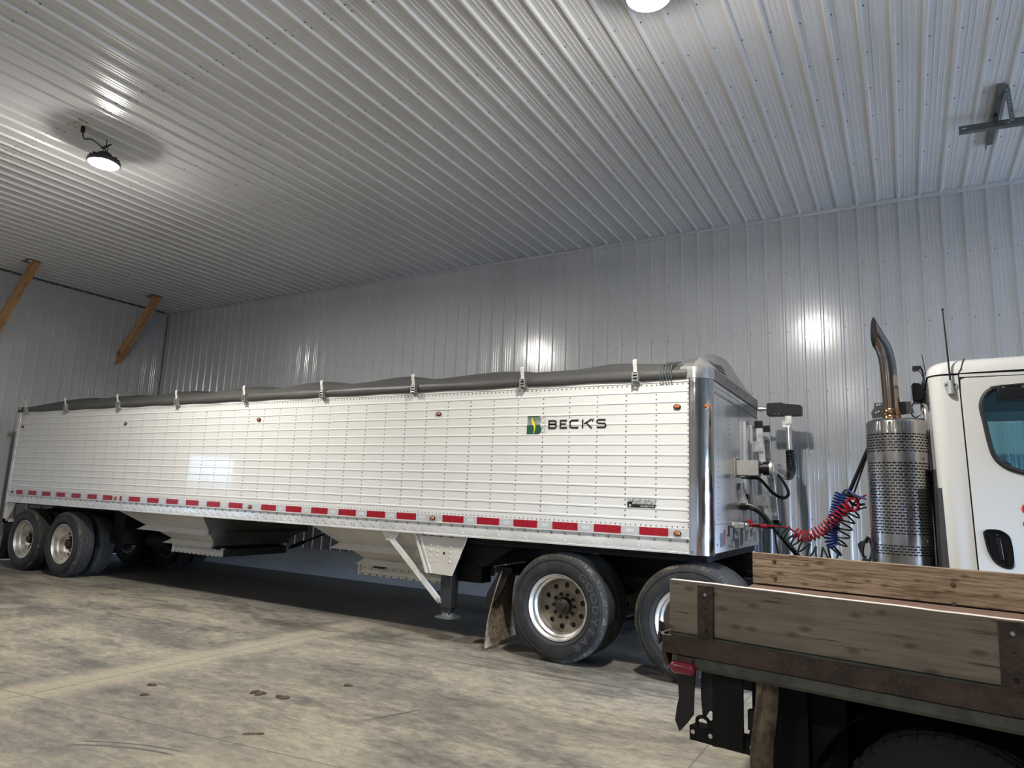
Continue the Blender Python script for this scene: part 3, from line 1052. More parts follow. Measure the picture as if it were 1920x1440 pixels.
# ------------------------------------------------------------------ grain trailer
TY = 6.15          # near side sheet
TF = 8.59          # far side sheet
TX0, TX1 = -13.66, -1.68
TCY = (TY + TF) / 2
def trailer():
    t = thing('grain_trailer', 'long white ribbed hopper grain trailer with a rolled grey tarp, parked along the back wall', 'trailer', (-7.6, TCY, 0))
    # --- side sheets with horizontal beads and rivet columns
    def side(y, out, near):
        mb = MB()
        z0, z1 = 1.325, 2.70
        pts = [(z0, 0)]
        for k in range(13):
            z = 1.396 + .0982 * k
            pts += [(z - .010, 0), (z - .006, .0045), (z + .006, .0045), (z + .013, 0)]
        pts += [(2.655, 0), (2.660, .006), (z1, .006)]
        nx = 40
        rows = [[(TX0 + (TX1 - TX0) * i / nx, y + out * (h + (.0012 * math.sin(i * 2.1) if near else 0)), z) for z, h in pts] for i in range(nx + 1)]
        mb.grid(rows, 0, False)
        mb.box(TX0, TX1, y - out * .012, y - out * .03, z0, z1)
        if near:
            for c in range(39):
                x = -1.99 - .2965 * c
                for k in range(12):
                    for q in (.27, .74):
                        mb.dome((x, y, 1.396 + .0982 * (k + q)), (0, out, 0), .0075, .005, 6, 1)
            n = 244
            for i in range(n):
                x = TX1 - .01 - i * (TX1 - TX0 - .02) / (n - 1)
                mb.dome((x, y, 1.342), (0, out, 0), .0068, .005, 6, 1)
                mb.dome((x, y, 2.640), (0, out, 0), .0075, .006, 6, 1)
            for i in range(26):
                mb.dome((TX1 - .012, y, 1.37 + i * .0491), (0, out, 0), .0072, .005, 6, 1)
                mb.dome((TX0 + .02, y, 1.37 + i * .0491), (0, out, 0), .0072, .005, 6, 1)
        return mb.build('side_panel', ['white', 'rivet'], t, sharp=25)
    sp = side(TY, -1, True)
    side(TF, 1, False)
    # --- lettering on the near side
    def onside(u, v, d=.006):
        return (u, TY - d, v)
    letters = MB()
    Z0, Z1 = 2.243, 2.331
    H = Z1 - Z0
    sw = .0155
    def L(pts, x):
        ribbon(letters, [(x + p[0], Z0 + p[1] * (H - sw) + sw / 2) for p in pts], sw, onside)
    def arcp(cx, cy, rx_, ry_, a0, a1, n=8):
        return [(cx + rx_ * math.cos(math.radians(a0 + (a1 - a0) * i / n)), cy + ry_ * math.sin(math.radians(a0 + (a1 - a0) * i / n))) for i in range(n + 1)]
    w = .088
    x = -3.112
    L([(0.0075, -.09), (0.0075, 1.09)], x)
    L([(0, 1)] + arcp(w - .022, .755, .02, .245, 90, -90) + [(0, .51)], x)
    L([(.015, .51)] + arcp(w - .02, .255, .022, .255, 90, -90) + [(0, 0)], x)
    x = -2.985
    L([(w - .008, 1), (.0075, 1), (.0075, 0), (w - .004, 0)], x)
    L([(.0075, .5), (w - .016, .5)], x)
    x = -2.872
    L([(w + .005, 1)] + arcp(.026, .72, .024, .28, 90, 180) + arcp(.026, .28, .024, .28, 180, 270) + [(w + .005, 0)], x)
    x = -2.742
    L([(.0075, -.09), (.0075, 1.09)], x)
    L([(w + .014, 1.12), (.022, .46)], x)
    L([(.044, .62), (w + .018, -.12)], x)
    ribbon(letters, [(-2.622, 2.337), (-2.630, 2.308)], .013, onside)
    x = -2.585
    L([(w + .005, 1)] + arcp(.02, .765, .018, .235, 90, 270) + arcp(w - .012, .25, .018, .25, 90, -90) + [(0.002, 0)], x)
    letters.build('brand_lettering', 'letter', t, fix=False)
    em = MB()
    # green emblem: striped upper half, solid lower half
    xl, xr = -3.358, -3.190
    for k in range(8):
        zt = 2.377 - k * .0118
        th = .0075 - k * .0004
        u = (zt - 2.335) / .045
        e = xr - .004 - .035 * (1 - math.sqrt(max(0, 1 - u * u)))
        em.add([onside(xl + .004, zt), onside(xl + .004, zt - th), onside(e, zt - th), onside(e, zt)], [(0, 1, 2, 3)])
    zc = 2.2375
    low = [(xl, 2.191), (xr - .045, 2.191)] + [(xr - .045 + .048 * math.cos(math.radians(a)), zc + .0465 * math.sin(math.radians(a))) for a in range(-80, 61, 20)] + [(xr - .01, 2.290), (xr - .05, 2.284), (xl, 2.284)]
    em.add([onside(*p) for p in low], [tuple(range(len(low)))])
    em.build('emblem', 'green', t, fix=False)
    em = MB()
    fl = [(-3.300, 2.366), (-3.288, 2.335), (-3.268, 2.305), (-3.258, 2.275), (-3.262, 2.235), (-3.276, 2.193), (-3.282, 2.193), (-3.274, 2.235), (-3.278, 2.268), (-3.296, 2.290), (-3.308, 2.318), (-3.306, 2.345)]
    em.add([onside(p[0], p[1], .0075) for p in fl], [tuple(range(len(fl)))])
    em.build('emblem_flame', 'yellow', t, fix=False)
    em = MB()
    em.add([onside(-3.152, 2.195), onside(-3.1495, 2.195), onside(-3.1495, 2.380), onside(-3.152, 2.380)], [(0, 1, 2, 3)])
    em.build('emblem_divider', 'letter', t, fix=False)
    # maker's plate
    mp = MB()
    x0, x1, za, zb = -2.262, -1.994, 1.497, 1.575
    mp.box(x0, x1, TY - .0065, TY - .005, za, za + .031)
    mp.box(x0, x0 + .05, TY - .0065, TY - .005, za + .028, za + .05)
    v, f = text_mesh('WILSON', .063)
    wd = max(p[0] for p in v)
    k = .208 / wd
    zz = za + .033
    for dx, dz, dep, mm in ((0, 0, .0062, 0), (.0035, 0, .0063, 0), (-.0035, 0, .0063, 0), (0, .0035, .0063, 0), (0, -.003, .0063, 0), (0, 0, .0080, 1)):
        mp.add([(x0 + .06 + p[0] * k + dx, TY - dep, zz + p[1] * 1.0 + dz) for p in v], f, mm)
    v, f = text_mesh('PACESETTER', .021)
    wd = max(p[0] for p in v)
    k = .13 / wd
    mp.add([(x1 - .14 + p[0] * k, TY - .0075, za + .008 + p[1]) for p in v], f, 1)
    # winged W mark with a ring
    ribbon(mp, [(x0 + .004, zb + .002), (x0 + .018, zb - .026), (x0 + .028, zb - .006), (x0 + .038, zb - .026), (x0 + .056, zb + .004)], .010, lambda u, w_: (u, TY - .0085, w_))
    ribbon(mp, [(x0 + .006, zb + .001), (x0 + .018, zb - .024), (x0 + .028, zb - .006), (x0 + .038, zb - .024), (x0 + .053, zb + .002)], .004, lambda u, w_: (u, TY - .0095, w_), 1)
    ribbon(mp, [(x0 + .028 + .009 * math.cos(a * PI / 6), za + .018 + .009 * math.sin(a * PI / 6)) for a in range(13)], .005, lambda u, w_: (u, TY - .0085, w_), 1)
    mp.build('maker_plate', ['letter', 'decalwhite'], t, fix=False)
    # --- bottom rail
    for y, o in ((TY, -1), (TF, 1)):
        mb = MB()
        pr = [(0, 1.328), (-.012, 1.328), (-.012, 1.252), (-.020, 1.248), (-.020, 1.240), (-.004, 1.232), (-.004, 1.205), (-.010, 1.180), (-.010, 1.128), (-.016, 1.124), (-.016, 1.110), (.05, 1.110), (.05, 1.328)]
        mb.prism([(TX0, y - o * d, z) for d, z in pr] if o > 0 else [(TX0, y + d, z) for d, z in pr], (TX1 - TX0, 0, 0))
        if o < 0:
            xx = TX1 - .02
            i = 0
            while xx > TX0 + .05:
                mb.dome((xx, TY - .004, 1.219), (0, -1, 0), .0115, .008, 6, 1)
                mb.dome((xx - .004, TY - .010, 1.152), (0, -1, 0), .0105, .005, 6, 0)
                if -11.8 < xx < -4.6:
                    mb.dome((xx - .075, TY - .010, 1.168 + .012 * (i % 2)), (0, -1, 0), .007, .005, 5, 1)
                    mb.dome((xx - .037, TY - .010, 1.150), (0, -1, 0), .007, .005, 5, 1)
                xx -= .149
                i += 1
        mb.build('bottom_rail', ['rail', 'rivet'], t)
    # --- reflective tape
    reds = [(-13.40, -13.18), (-12.99, -12.73), (-12.55, -12.28), (-12.10, -11.84), (-11.65, -11.38), (-11.19, -10.93), (-10.76, -10.51), (-10.32, -10.27), (-10.09, -9.81), (-9.63, -9.36),
            (-9.18, -8.91), (-8.73, -8.46), (-8.28, -8.01), (-7.83, -7.56), (-7.20, -6.93), (-6.75, -6.48), (-6.31, -6.04), (-5.86, -5.59), (-5.42, -5.15), (-4.98, -4.71), (-4.35, -4.08),
            (-3.91, -3.64), (-3.47, -3.20), (-3.03, -2.76), (-2.59, -2.32), (-2.14, -1.87)]
    for i, (a, b) in enumerate(reds):
        MB().box(a, b, TY - .0145, TY - .011, 1.254, 1.325).build('red_reflector_strip', 'red', t)
        if i < len(reds) - 1:
            c, d = b, min(reds[i + 1][0], b + .22)
            if d - c > .06:
                m = MB().box(c + .003, d - .003, TY - .0145, TY - .011, 1.254, 1.325)
                m.box(c + .05, min(c + .125, d - .01), TY - .0150, TY - .0144, 1.275, 1.303, 1)
                m.build('silver_reflector_strip', ['silver', 'sticklight'], t)
    # --- marker lamps
    for x in (-1.791, -4.487, -7.419, -10.435, -13.538):
        for z, xx in ((2.428, x), (1.286, x + .006)):
            y = TY - (.002 if z > 2 else .012)
            m = MB()
            m.lathe([(.030, 0), (.030, -.012), (.024, -.015)], (xx, y, z), 'y', 20, 0)
            m.v = [(xx + (p[0] - xx) * 1.15, p[1], z + (p[2] - z) * .8) for p in m.v]
            m2 = MB()
            m2.lathe([(.024, -.013), (.017, -.022), (.0005, -.026)], (xx, y, z), 'y', 20, 0)
            m2.v = [(xx + (p[0] - xx) * 1.15, p[1], z + (p[2] - z) * .8) for p in m2.v]
            o = m.build('marker_lamp', 'black', t)
            m2.build('amber_lens', 'amber', o)
    # --- top rail and rear frame
    for y, o in ((TY, -1), (TF, 1)):
        mb = MB()
        mb.box(TX0 - .01, TX1 + .04, y + o * .004, y - o * .05, 2.665, 2.755)
        mb.build('top_rail', 'rail', t, bevel=.006)
    mb = MB()
    mb.box(TX0 - .07, TX0 + .01, TY - .012, TY + .06, 1.09, 2.70)
    mb.box(TX0 - .07, TX0 + .01, TF - .06, TF + .012, 1.09, 2.70)
    mb.box(TX0 - .05, TX0 - .01, TY, TF, 1.10, 2.70)
    mb.build('rear_frame', 'rail', t, bevel=.004)
    mb = MB()
    for y in (TY + .02, TF - .06):
        mb.box(TX0 - .13, TX0 - .055, y, y + .05, .76, 1.10)
        mb.prism([(TX0 - .055, y + .01, 1.10), (TX0 + .20, y + .01, 1.10), (TX0 - .02, y + .01, .78), (TX0 - .055, y + .01, .78)], (0, .012, 0))
    mb.box(TX0 - .13, TX0 - .055, TY + .02, TF - .02, .76, .82)
    mb.build('rear_bumper', 'cream', t)
    for y in (6.18, 7.95):
        mb = MB()
        mb.grid([[(TX0 - .10 + .03 * math.sin(i * .5), y + j * .6, .76 - i * .08) for j in (0, 1)] for i in range(9)])
        mb.grid([[(TX0 - .088 + .03 * math.sin(i * .5), y + j * .6, .76 - i * .08) for j in (0, 1)] for i in range(9)])
        mb.build('mud_flap', 'rubber', t)
    # --- front bulkhead
    XF = -1.50
    RC = .155
    mb = MB()
    for k, (y, sgn) in enumerate(((TY, 1), (TF, -1))):
        arc = [(TX1 - .0, y - sgn * .008)] + [(XF - RC + (RC + .004) * math.sin(math.radians(a)), y + sgn * (RC - (RC + .004) * math.cos(math.radians(a)))) for a in range(0, 91, 6)]
        if k == 0:
            m2 = MB()
            m2.strip([(p[0], p[1], 1.105) for p in arc], (0, 0, 1.585), 0, True)
            m2.box(TX1 - .002, TX1 + .012, y - .012, y + .02, 1.105, 2.69)
            m2.dome((-1.655, y - .009, 1.135), (0, -1, 0), .011, .006, 8, 1)
            m2.build('corner_post', ['chrome', 'rivet'], t, sharp=20)
            m3 = MB()
            m3.lathe([(.026, 0), (.026, -.012), (.019, -.018), (.0005, -.02)], (0, 0, 0), 'y', 16, 0)
            an = math.radians(50)
            cx, cy = XF - RC + (RC + .004) * math.sin(an), TY + RC - (RC + .004) * math.cos(an)
            m3.v = [(cx + p[0] * math.cos(an) * 1.2 - p[1] * math.sin(an), cy + p[0] * math.sin(an) * 1.2 + p[1] * math.cos(an), 2.43 + p[2] * .8) for p in m3.v]
            m3.build('marker_lamp', 'amber', t)
        else:
            m2 = MB()
            m2.strip([(p[0], p[1], 1.105) for p in arc], (0, 0, 1.585), 0, True)
            m2.build('corner_post', 'chrome', t, sharp=20)
    y0, y1 = TY + RC, TF - RC
    mb.box(XF - .02, XF, y0, y1, 1.12, 2.80)
    mb.box(XF - .001, XF + .004, y0 + .01, y1, 2.60, 2.625)
    mb.box(XF - .001, XF + .006, y0 + .01, y1, 1.365, 1.39)
    for i in range(56):
        y = y0 + .02 + i * (y1 - y0 - .04) / 55
        mb.dome((XF + .004, y, 2.580), (1, 0, 0), .008, .005, 5, 1)
        mb.dome((XF + .005, y, 1.378), (1, 0, 0), .008, .005, 5, 1)
        if i % 2 == 0:
            mb.dome((XF, y, 2.64), (1, 0, 0), .009, .005, 5, 1)
    for c in range(5):
        y = y0 + .17 + c * .46
        for i in range(24):
            mb.dome((XF, y, 1.42 + i * .0485), (1, 0, 0), .0062, .004, 5, 1)
    for i in range(30):
        mb.dome((XF, y1 - .012, 1.14 + i * .053), (1, 0, 0), .008, .005, 5, 1)
    rnd = random.Random(3)
    for i in range(22):
        mb.dome((XF, y0 + .1 + i * .1, 1.15 + .19 * rnd.random()), (1, 0, 0), .012, .007, 6, 1)
    mb.build('front_panel', ['alusheet', 'rivet'], t)
    # vertical posts of the ladder bay
    for y in (7.60, 7.98):
        MB().box(XF, XF + .03, y, y + .11, 1.39, 2.45).build('front_stiffener', 'alusheet', t, bevel=.004)
    # stickers on the lower band
    st = [(6.52, .10, 1.165, .13, 'sticker'), (6.66, .06, 1.18, .14, 'stickred'), (6.60, .02, 1.19, .10, 'sticker'), (6.85, .07, 1.255, .105, 'sticker'), (6.98, .06, 1.16, .09, 'sticklight'), (7.08, .05, 1.20, .07, 'sticker'),
          (7.17, .15, 1.135, .09, 'sticker'), (7.42, .05, 1.15, .18, 'stickred'), (7.48, .05, 1.15, .18, 'sticker'), (7.66, .11, 1.18, .12, 'sticklight'), (7.22, .1, 1.25, .05, 'sticklight'), (7.95, .09, 1.22, .11, 'sticker'), (8.15, .07, 1.17, .1, 'sticklight'),
          (7.07, .12, 1.27, .09, 'sticker')]
    for y, w_, z, h, mm in st:
        m = MB().box(XF, XF + .003, y, y + w_, z, z + h)
        if w_ >= .09:
            for q in range(4):
                m.box(XF + .0025, XF + .0036, y + .012, y + w_ - .012, z + h * (.15 + .2 * q), z + h * (.15 + .2 * q) + .006, 1)
        m.build('warning_sticker', [mm, 'screw'], t)
    # --- curved end cap for the tarp
    mb = MB()
    zb, zt = 2.69, 2.80
    arc = [(XF - RC + (RC + .012) * math.sin(math.radians(a)), TY + RC - (RC + .012) * math.cos(math.radians(a))) for a in range(0, 91, 9)]
    far = [(XF - RC + (RC + .012) * math.sin(math.radians(a)), TF - RC + (RC + .012) * math.cos(math.radians(a))) for a in range(90, -1, -9)]
    line = [(-1.76, TY - .012)] + arc
    mb.strip([(p[0], p[1], zb) for p in line], (0, 0, zt - zb), 1, True)
    mb.strip([(p[0], p[1], zb) for p in [arc[-1]] + far + [(-1.76, TF + .012)]], (0, 0, zt - zb), 0, True)
    R1 = []
    R2 = []
    n = 36
    for i in range(n + 1):
        u = i / n
        y = TY + .03 + (TF - TY - .06) * u
        yy = max(TY + RC * .6, min(TF - RC * .6, y))
        k = abs(2 * u - 1)
        R1.append((XF + .012 - .12 * max(0, k - .88) / .12, y, zt))
        R2.append((-1.66 + .05 * (1 - k), y, zt + .285 * (1 - k ** 2.3) ** .8))
    R3 = [(p[0] - .10, p[1], p[2] - .006) for p in R2]
    mb.grid([R1, R2], 0, False)
    mb.grid([R2, R3], 1, True)
    for y in (6.36, 6.78, 7.24, 7.75, 8.3):
        mb.dome((XF + .012, y, 2.755), (1, 0, 0), .011, .007, 8, 2)
    mb.build('end_cap', [simple('cap_grey', (0.30, 0.29, 0.27), 0.4, 0.4, 0.08, 3), 'alu', 'screw'], t, sharp=40)
    m = MB()
    def cap(y, f):
        k = abs(2 * (y - TY - .03) / (TF - TY - .06) - 1)
        a_ = Vector((XF + .012, y, zt))
        b_ = Vector((-1.66 + .05 * (1 - k), y, zt + .285 * (1 - k ** 2.3) ** .8))
        return a_.lerp(b_, f) + Vector((.008, 0, .006))
    m.add([cap(6.52, .12), cap(6.86, .12), cap(6.86, .50), cap(6.52, .68)], [(0, 1, 2, 3)])
    for q in range(5):
        ya, yb = 6.545 + .062 * q, 6.585 + .062 * q
        m.add([p_ + Vector((.004, 0, .003)) for p_ in (cap(ya, .18), cap(yb, .18), cap(yb, .44), cap(ya, .46))], [(0, 1, 2, 3)], 1)
    m.build('cap_label', ['sticker', 'steeldark'], t, fix=False)
    # --- tarp over its bows, rolled edge on the near side
    mb = MB()
    nx = 150
    rows = []
    X0, X1 = TX0 - .08, -1.70
    for i in range(nx + 1):
        u = i / nx
        x = X0 + (X1 - X0) * u
        sag = .085 * (abs(math.sin(PI * (x + 2.62) / 1.47)) ** 1.3)
        wr = .010 * math.sin(x * 5.1) + .006 * math.sin(x * 11.3 + 1)
        end = min(1.0, max(0.0, (x - X0) / .9))
        end = end ** .5
        rise = end * (1 - .0)
        r = []
        for k, (y, z) in enumerate(((6.165, 2.675), (6.128, 2.690), (6.114, 2.725), (6.116, 2.758), (6.140, 2.782), (6.185, 2.790), (6.30, 2.862), (6.47, 2.925), (6.68, 2.985), (6.95, 3.045), (7.37, 3.085), (7.80, 3.045), (8.2, 2.95), (8.5, 2.83), (8.6, 2.75))):
            if k >= 6:
                b = math.sin(min(1, (y - 6.2) / 1.0) * PI / 2)
                z = 2.790 + (z - 2.790) * rise - sag * b * .9 + wr * b
            else:
                z += .004 * math.sin(x * 7 + k)
            r.append((x, y, z))
        rows.append(r)
    mb.grid(rows, 0, True)
    mb.add(rows[0], [tuple(range(len(rows[0])))])
    mb.build('tarp', 'tarp', t, sharp=60)
    for k in range(5):
        mb = MB()
        x = -1.835 - .026 * k
        mb.tube(catmull([(x, 6.118, 2.68), (x, 6.096, 2.725), (x - .002, 6.106, 2.785), (x - .01, 6.18, 2.83), (x - .01, 6.45, 2.91)], 5), .007, 6)
        mb.build('tarp_cord', 'dgalv', t)
    # --- latch plates
    for i, x in enumerate((-13.423, -12.135, -10.631, -9.162, -7.694, -6.258, -4.827, -3.401, -2.179)):
        m = MB()
        pr = [(6.085, 2.760), (6.082, 2.80), (6.070, 2.84), (6.068, 2.872), (6.078, 2.886), (6.084, 2.884), (6.076, 2.870), (6.078, 2.842), (6.090, 2.80), (6.094, 2.760)]
        m.prism([(x - .019, y, z) for y, z in pr], (.038, 0, 0))
        m.box(x - .005, x + .005, 6.083, 6.12, 2.775, 2.787)
        o = m.build('tarp_latch', 'brace', t, bevel=.002)
        m = MB()
        for d in (-.030, .022):
            m.box(x + d, x + d + .010, 6.080, 6.145, 2.668, 2.765)
        for z in (2.685, 2.715, 2.745):
            m.tube([(x - .032, 6.090, z), (x + .032, 6.090, z)], .008, 8)
        m.box(x - .035, x + .036, 6.132, 6.142, 2.655, 2.69)
        m.build('latch_bracket', 'galv', o)
    m = MB()
    for p in ((TX0 + .02, 6.10, 2.76), ):
        m.tube(catmull([(p[0] - .10, p[1], p[2] - .03), (p[0] - .05, p[1] - .01, p[2] + .015), (p[0] + .09, p[1] - .01, p[2] + .02)], 6), .012, 8)
        m.tube(catmull([(p[0] - .10, p[1], p[2] - .03), (p[0] + .02, p[1] - .01, p[2] - .025), (p[0] + .06, p[1] - .01, p[2] - .0)], 6), .011, 8)
    m.build('rear_hook', 'brace', t)
    # --- hoppers
    def hopper(xa, xb, ba, bb, yb0, yb1, zb_, wall_to):
        """top opening xa..xb at z 1.11, bottom opening ba..bb"""
        mb = MB()
        top = [(xa, TY + .03, 1.115), (xb, TY + .03, 1.115), (xb, TF - .03, 1.115), (xa, TF - .03, 1.115)]
        bot = [(ba, yb0, zb_), (bb, yb0, zb_), (bb, yb1, zb_), (ba, yb1, zb_)]
        mb.add(top + bot, [(0, 1, 5, 4), (4, 5, 6, 7)])
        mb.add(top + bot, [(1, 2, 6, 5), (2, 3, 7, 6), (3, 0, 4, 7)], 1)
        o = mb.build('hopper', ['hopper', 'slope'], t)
        def at(k, f):
            a, b = Vector(top[k]), Vector(bot[k])
            return a.lerp(b, f)
        # stiffening ledges
        m = MB()
        for f, d in ((.40, .085), (.76, .085)):
            a, b, c, e = at(0, f), at(1, f), at(2, f), at(3, f)
            a2, b2, c2, e2 = at(0, f + .13), at(1, f + .13), at(2, f + .13), at(3, f + .13)
            for p, q, p2, q2, nrm, mi in ((a, b, a2, b2, Vector((0, -1, -.1)), 0), (b, c, b2, c2, Vector((1, 0, -.1)), 1)):
                e1 = (q - p).normalized()
                if nrm.y < 0:
                    lo_p, lo_q = p + nrm * d - e1 * .09 + Vector((0, 0, -.06)), q + nrm * d + e1 * .05 + Vector((0, 0, -.06))
                else:
                    lo_p, lo_q = p + nrm * .03 + Vector((0, 0, -.05)), q + nrm * .03 + Vector((0, 0, -.05))
                m.add([p, q, lo_q, lo_p, p2, q2], [(0, 1, 2, 3), (3, 2, 5, 4), (0, 3, 4), (1, 5, 2)], mi)
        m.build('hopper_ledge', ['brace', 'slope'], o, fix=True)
        # roller trap frame
        m = MB()
        m.box(ba - .30, bb + .18, yb0 - .03, yb0 + .01, zb_ - .04, zb_ + .035)
        m.box(ba - .30, bb + .18, yb0 - .07, yb0 + .0, zb_ - .085, zb_ - .072)
        m.box(ba - .30, bb + .18, yb0 - .035, yb0 - .03, zb_ - .085, zb_ - .04)
        for k in range(11):
            xx = ba - .24 + k * (bb - ba + .38) / 10
            m.prism([(xx - .02, yb0 - .072, zb_ - .083), (xx + .02, yb0 - .072, zb_ - .083), (xx, yb0 - .072, zb_ - .066)], (0, .003, 0), 1)
            m.dome((xx, yb0 - .03, zb_ + .0), (0, -1, 0), .008, .006, 6, 1)
        m.box(ba - .30, bb + .18, yb1, yb1 + .04, zb_ - .085, zb_ + .035, 2)  # far and end rails darkened, carrying the shade beneath the hopper
        m.box(ba - .32, ba - .30, yb0 - .07, yb1 + .04, zb_ - .085, zb_ + .06)
        m.box(bb + .18, bb + .20, yb0 - .03, yb1 + .04, zb_ - .085, zb_ + .02, 2)
        m.build('trap_frame', ['brace', 'dark', 'steeldark'], t)
        m = MB()
        m.box(ba - .05, bb + .16, yb0 + .01, yb1, zb_ - .06, zb_ - .02)
        m.tube([(bb + .02, yb0 - .09, zb_ + .055), (bb + .16, yb0 - .09, zb_ + .045)], .03, 10)
        m.tube([(bb - .12, yb0 - .07, zb_ + .045), (bb + .1, yb0 - .06, zb_ + .05)], .016, 8)
        m.build('trap_door', 'chassis', t)
        return o
    hopper(-10.43, -8.40, -9.50, -8.86, 6.82, 7.92, .60, 0)
    hopper(-6.34, -4.20, -5.72, -4.95, 6.82, 7.92, .60, 0)
    m = MB()
    m.tube([(-8.55, 7.9, .60), (-7.7, 8.2, .98), (-7.55, 8.25, 1.03)], .014, 8)
    m.tube([(-8.5, 7.9, .62), (-8.3, 7.97, .71)], .028, 8)
    m.prism([(-7.95, 8.1, 1.11), (-7.68, 8.1, 1.11), (-7.76, 8.1, .90), (-7.84, 8.1, .90)], (0, .012, 0))
    m.build('trap_crank_rod', 'chassis', t)
    m = MB()
    for q in range(4):
        m.tube(catmull([(-5.62 + .05 * q, 6.73, .66), (-5.5 + .06 * q, 6.70, .70 + .02 * q), (-5.3 + .05 * q, 6.71, .66), (-5.1, 6.73, .655)], 5), .014, 6)
    m.box(-5.75, -5.60, 6.70, 6.76, .615, .70)
    m.build('trap_gearbox', 'black', t)
    # --- landing gear
    for y, near in ((6.20, True), (8.42, False)):
        m = MB()
        q = [(-4.765, 1.115), (-4.055, 1.115), (-4.235, .690), (-4.575, .70)]
        m.prism([(x, y, z) for x, z in q], (0, .012, 0))
        m.prism([(-4.765, y - .02, 1.115), (-4.735, y - .02, 1.115), (-4.545, y - .02, .70), (-4.575, y - .02, .70)], (0, .02, 0))
        m.prism([(-4.70, y - .012, 1.115), (-4.685, y - .012, 1.115), (-4.50, y - .012, .70), (-4.515, y - .012, .70)], (0, .012, 0))
        if near:
            for i, (x, z) in enumerate(((-4.53, 1.0), (-4.53, .94), (-4.53, .88), (-4.53, .83), (-4.53, .76), (-4.435, .985), (-4.435, .935), (-4.435, .885), (-4.435, .835), (-4.27, .985), (-4.27, .935), (-4.27, .885), (-4.27, .835))):
                m.dome((x, y, z), (0, -1, 0), .013, .012, 8)
            m.dome((-4.35, y, .92), (0, -1, 0), .016, .004, 10, 1)
            for x in (-4.62, -4.52, -4.40, -4.26):
                m.box(x - .03, x + .02, y - .004, y, 1.092, 1.100, 1)
        m.build('landing_gear_bracket', ['cream', 'dark'], t, bevel=.002)
        yy = y + (.14 if near else -.14)
        lg = MB()
        lg.box(-4.425, -4.285, yy - .07, yy + .07, .34, 1.08)
        lg.box(-4.41, -4.30, yy - .055, yy + .055, .27, .36)
        leg = lg.build('landing_leg', 'steeldark', t, bevel=.008)
        m = MB()
        m.lathe([(.0005, .240), (.14, .240), (.142, .246), (.13, .252), (.08, .258), (.065, .29)], (-4.355, yy, 0), 'z', 12)
        m.build('foot_pad', 'dgalv', leg)
        m = MB()
        m.beam((-5.09, y - .01, 1.04), (-4.42, y + .07, .405), .055, .028, (0, -1, .0))
        m.beam((-5.09, y + .015, 1.04), (-4.42, y + .095, .405), .012, .05, (0, -1, .0))
        m.build('diagonal_brace', 'brace', t)
        m = MB()
        m.prism([(-5.23, y - .022, 1.12), (-4.96, y - .022, 1.12), (-5.03, y - .022, 1.01), (-5.14, y - .022, 1.01)], (0, .01, 0))
        m.dome((-5.09, y - .022, 1.04), (0, -1, 0), .016, .012, 6, 1)
        m.build('brace_bracket', ['brace', 'galv'], t)
        m = MB()
        m.dome((-4.43, y + .05, .415), (0, -1, 0), .026, .02, 8)
        m.box(-4.44, -4.40, y + .05, y + .09, .39, .44)
        m.build('brace_bolt', 'galv', t)
    m = MB()
    m.tube([(-4.355, 6.35, .80), (-4.355, 8.3, .80)], .03, 10)
    m.box(-4.30, -4.0, 6.42, 6.62, .62, .78)
    m.box(-4.45, -4.25, 6.30, 8.36, 1.0, 1.10)
    m.build('landing_gear_shaft', 'chassis', t)
    # --- dark substructure
    m = MB()
    for y in (6.86, 7.80):
        MB().box(-13.6, -10.5, y, y + .10, .80, 1.095).build('frame_rail', 'chassis', t)
    for x in (-13.0, -11.8):
        MB().tube([(x, 6.6, WR), (x, 8.15, WR)], .065, 12).build('axle', 'chassis', t)
        for y in (6.80, 7.76):
            MB().box(x - .05, x + .35, y, y + .2, .45, .82).build('suspension_hanger', 'chassis', t)
    MB().box(-11.2, -10.9, 6.62, 7.02, .55, 1.10).build('frame_gusset', 'chassis', t)
    MB().box(-11.1, -10.95, 7.6, 8.1, .5, 1.10).build('frame_gusset', 'chassis', t)
    MB().tube([(-10.75, 7.0, .62), (-10.2, 7.0, .62)], .11, 14).build('air_tank', 'chassis', t)
    MB().box(-13.6, -10.43, 6.2, TF - .05, 1.09, 1.11).build('floor_sheet', 'chassis', t)
    MB().box(-8.40, -6.34, 6.4, TF - .05, 1.085, 1.11).build('floor_sheet', 'chassis', t)
    m = MB()
    m = MB()
    m.box(-4.15, -1.56, 6.28, TF - .1, 1.04, 1.112)
    m.box(-2.9, -1.7, 6.95, 7.08, 1.03, 1.06)
    m.prism([(-4.25, 6.4, 1.05), (-3.55, 6.4, 1.05), (-3.95, 6.4, .80), (-4.25, 6.4, .74)], (0, 1.95, 0))
    m.build('upper_coupler', 'chassis', t)
    axle_wheels(t, -13.0, True)
    axle_wheels(t, -11.79, True, spin=.4)
    # --- things on the bulkhead: ladder, arm, box, couplings
    lo = None
    for y in (8.12, 8.60):
        lad = MB()
        lad.beam((-1.42, y, 2.45), (-1.335, y, 1.36), .045, .075, (1, 0, 0))
        lo = lad.build('ladder_rail', 'alu', t, bevel=.004)
        MB().beam((-1.425, y, 2.51), (-1.42, y, 2.43), .055, .085, (1, 0, 0)).build('end_cap', 'black', lo)
        MB().beam((-1.34, y, 1.40), (-1.335, y, 1.31), .055, .085, (1, 0, 0)).build('end_cap', 'black', lo)
    for k in range(5):
        f = (k + .5) / 5
        x = -1.42 + .085 * f
        MB().beam((x, 8.12, 2.45 - 1.09 * f), (x, 8.60, 2.45 - 1.09 * f), .06, .035, (0, 0, 1)).build('ladder_rung', 'alu', t, bevel=.003)
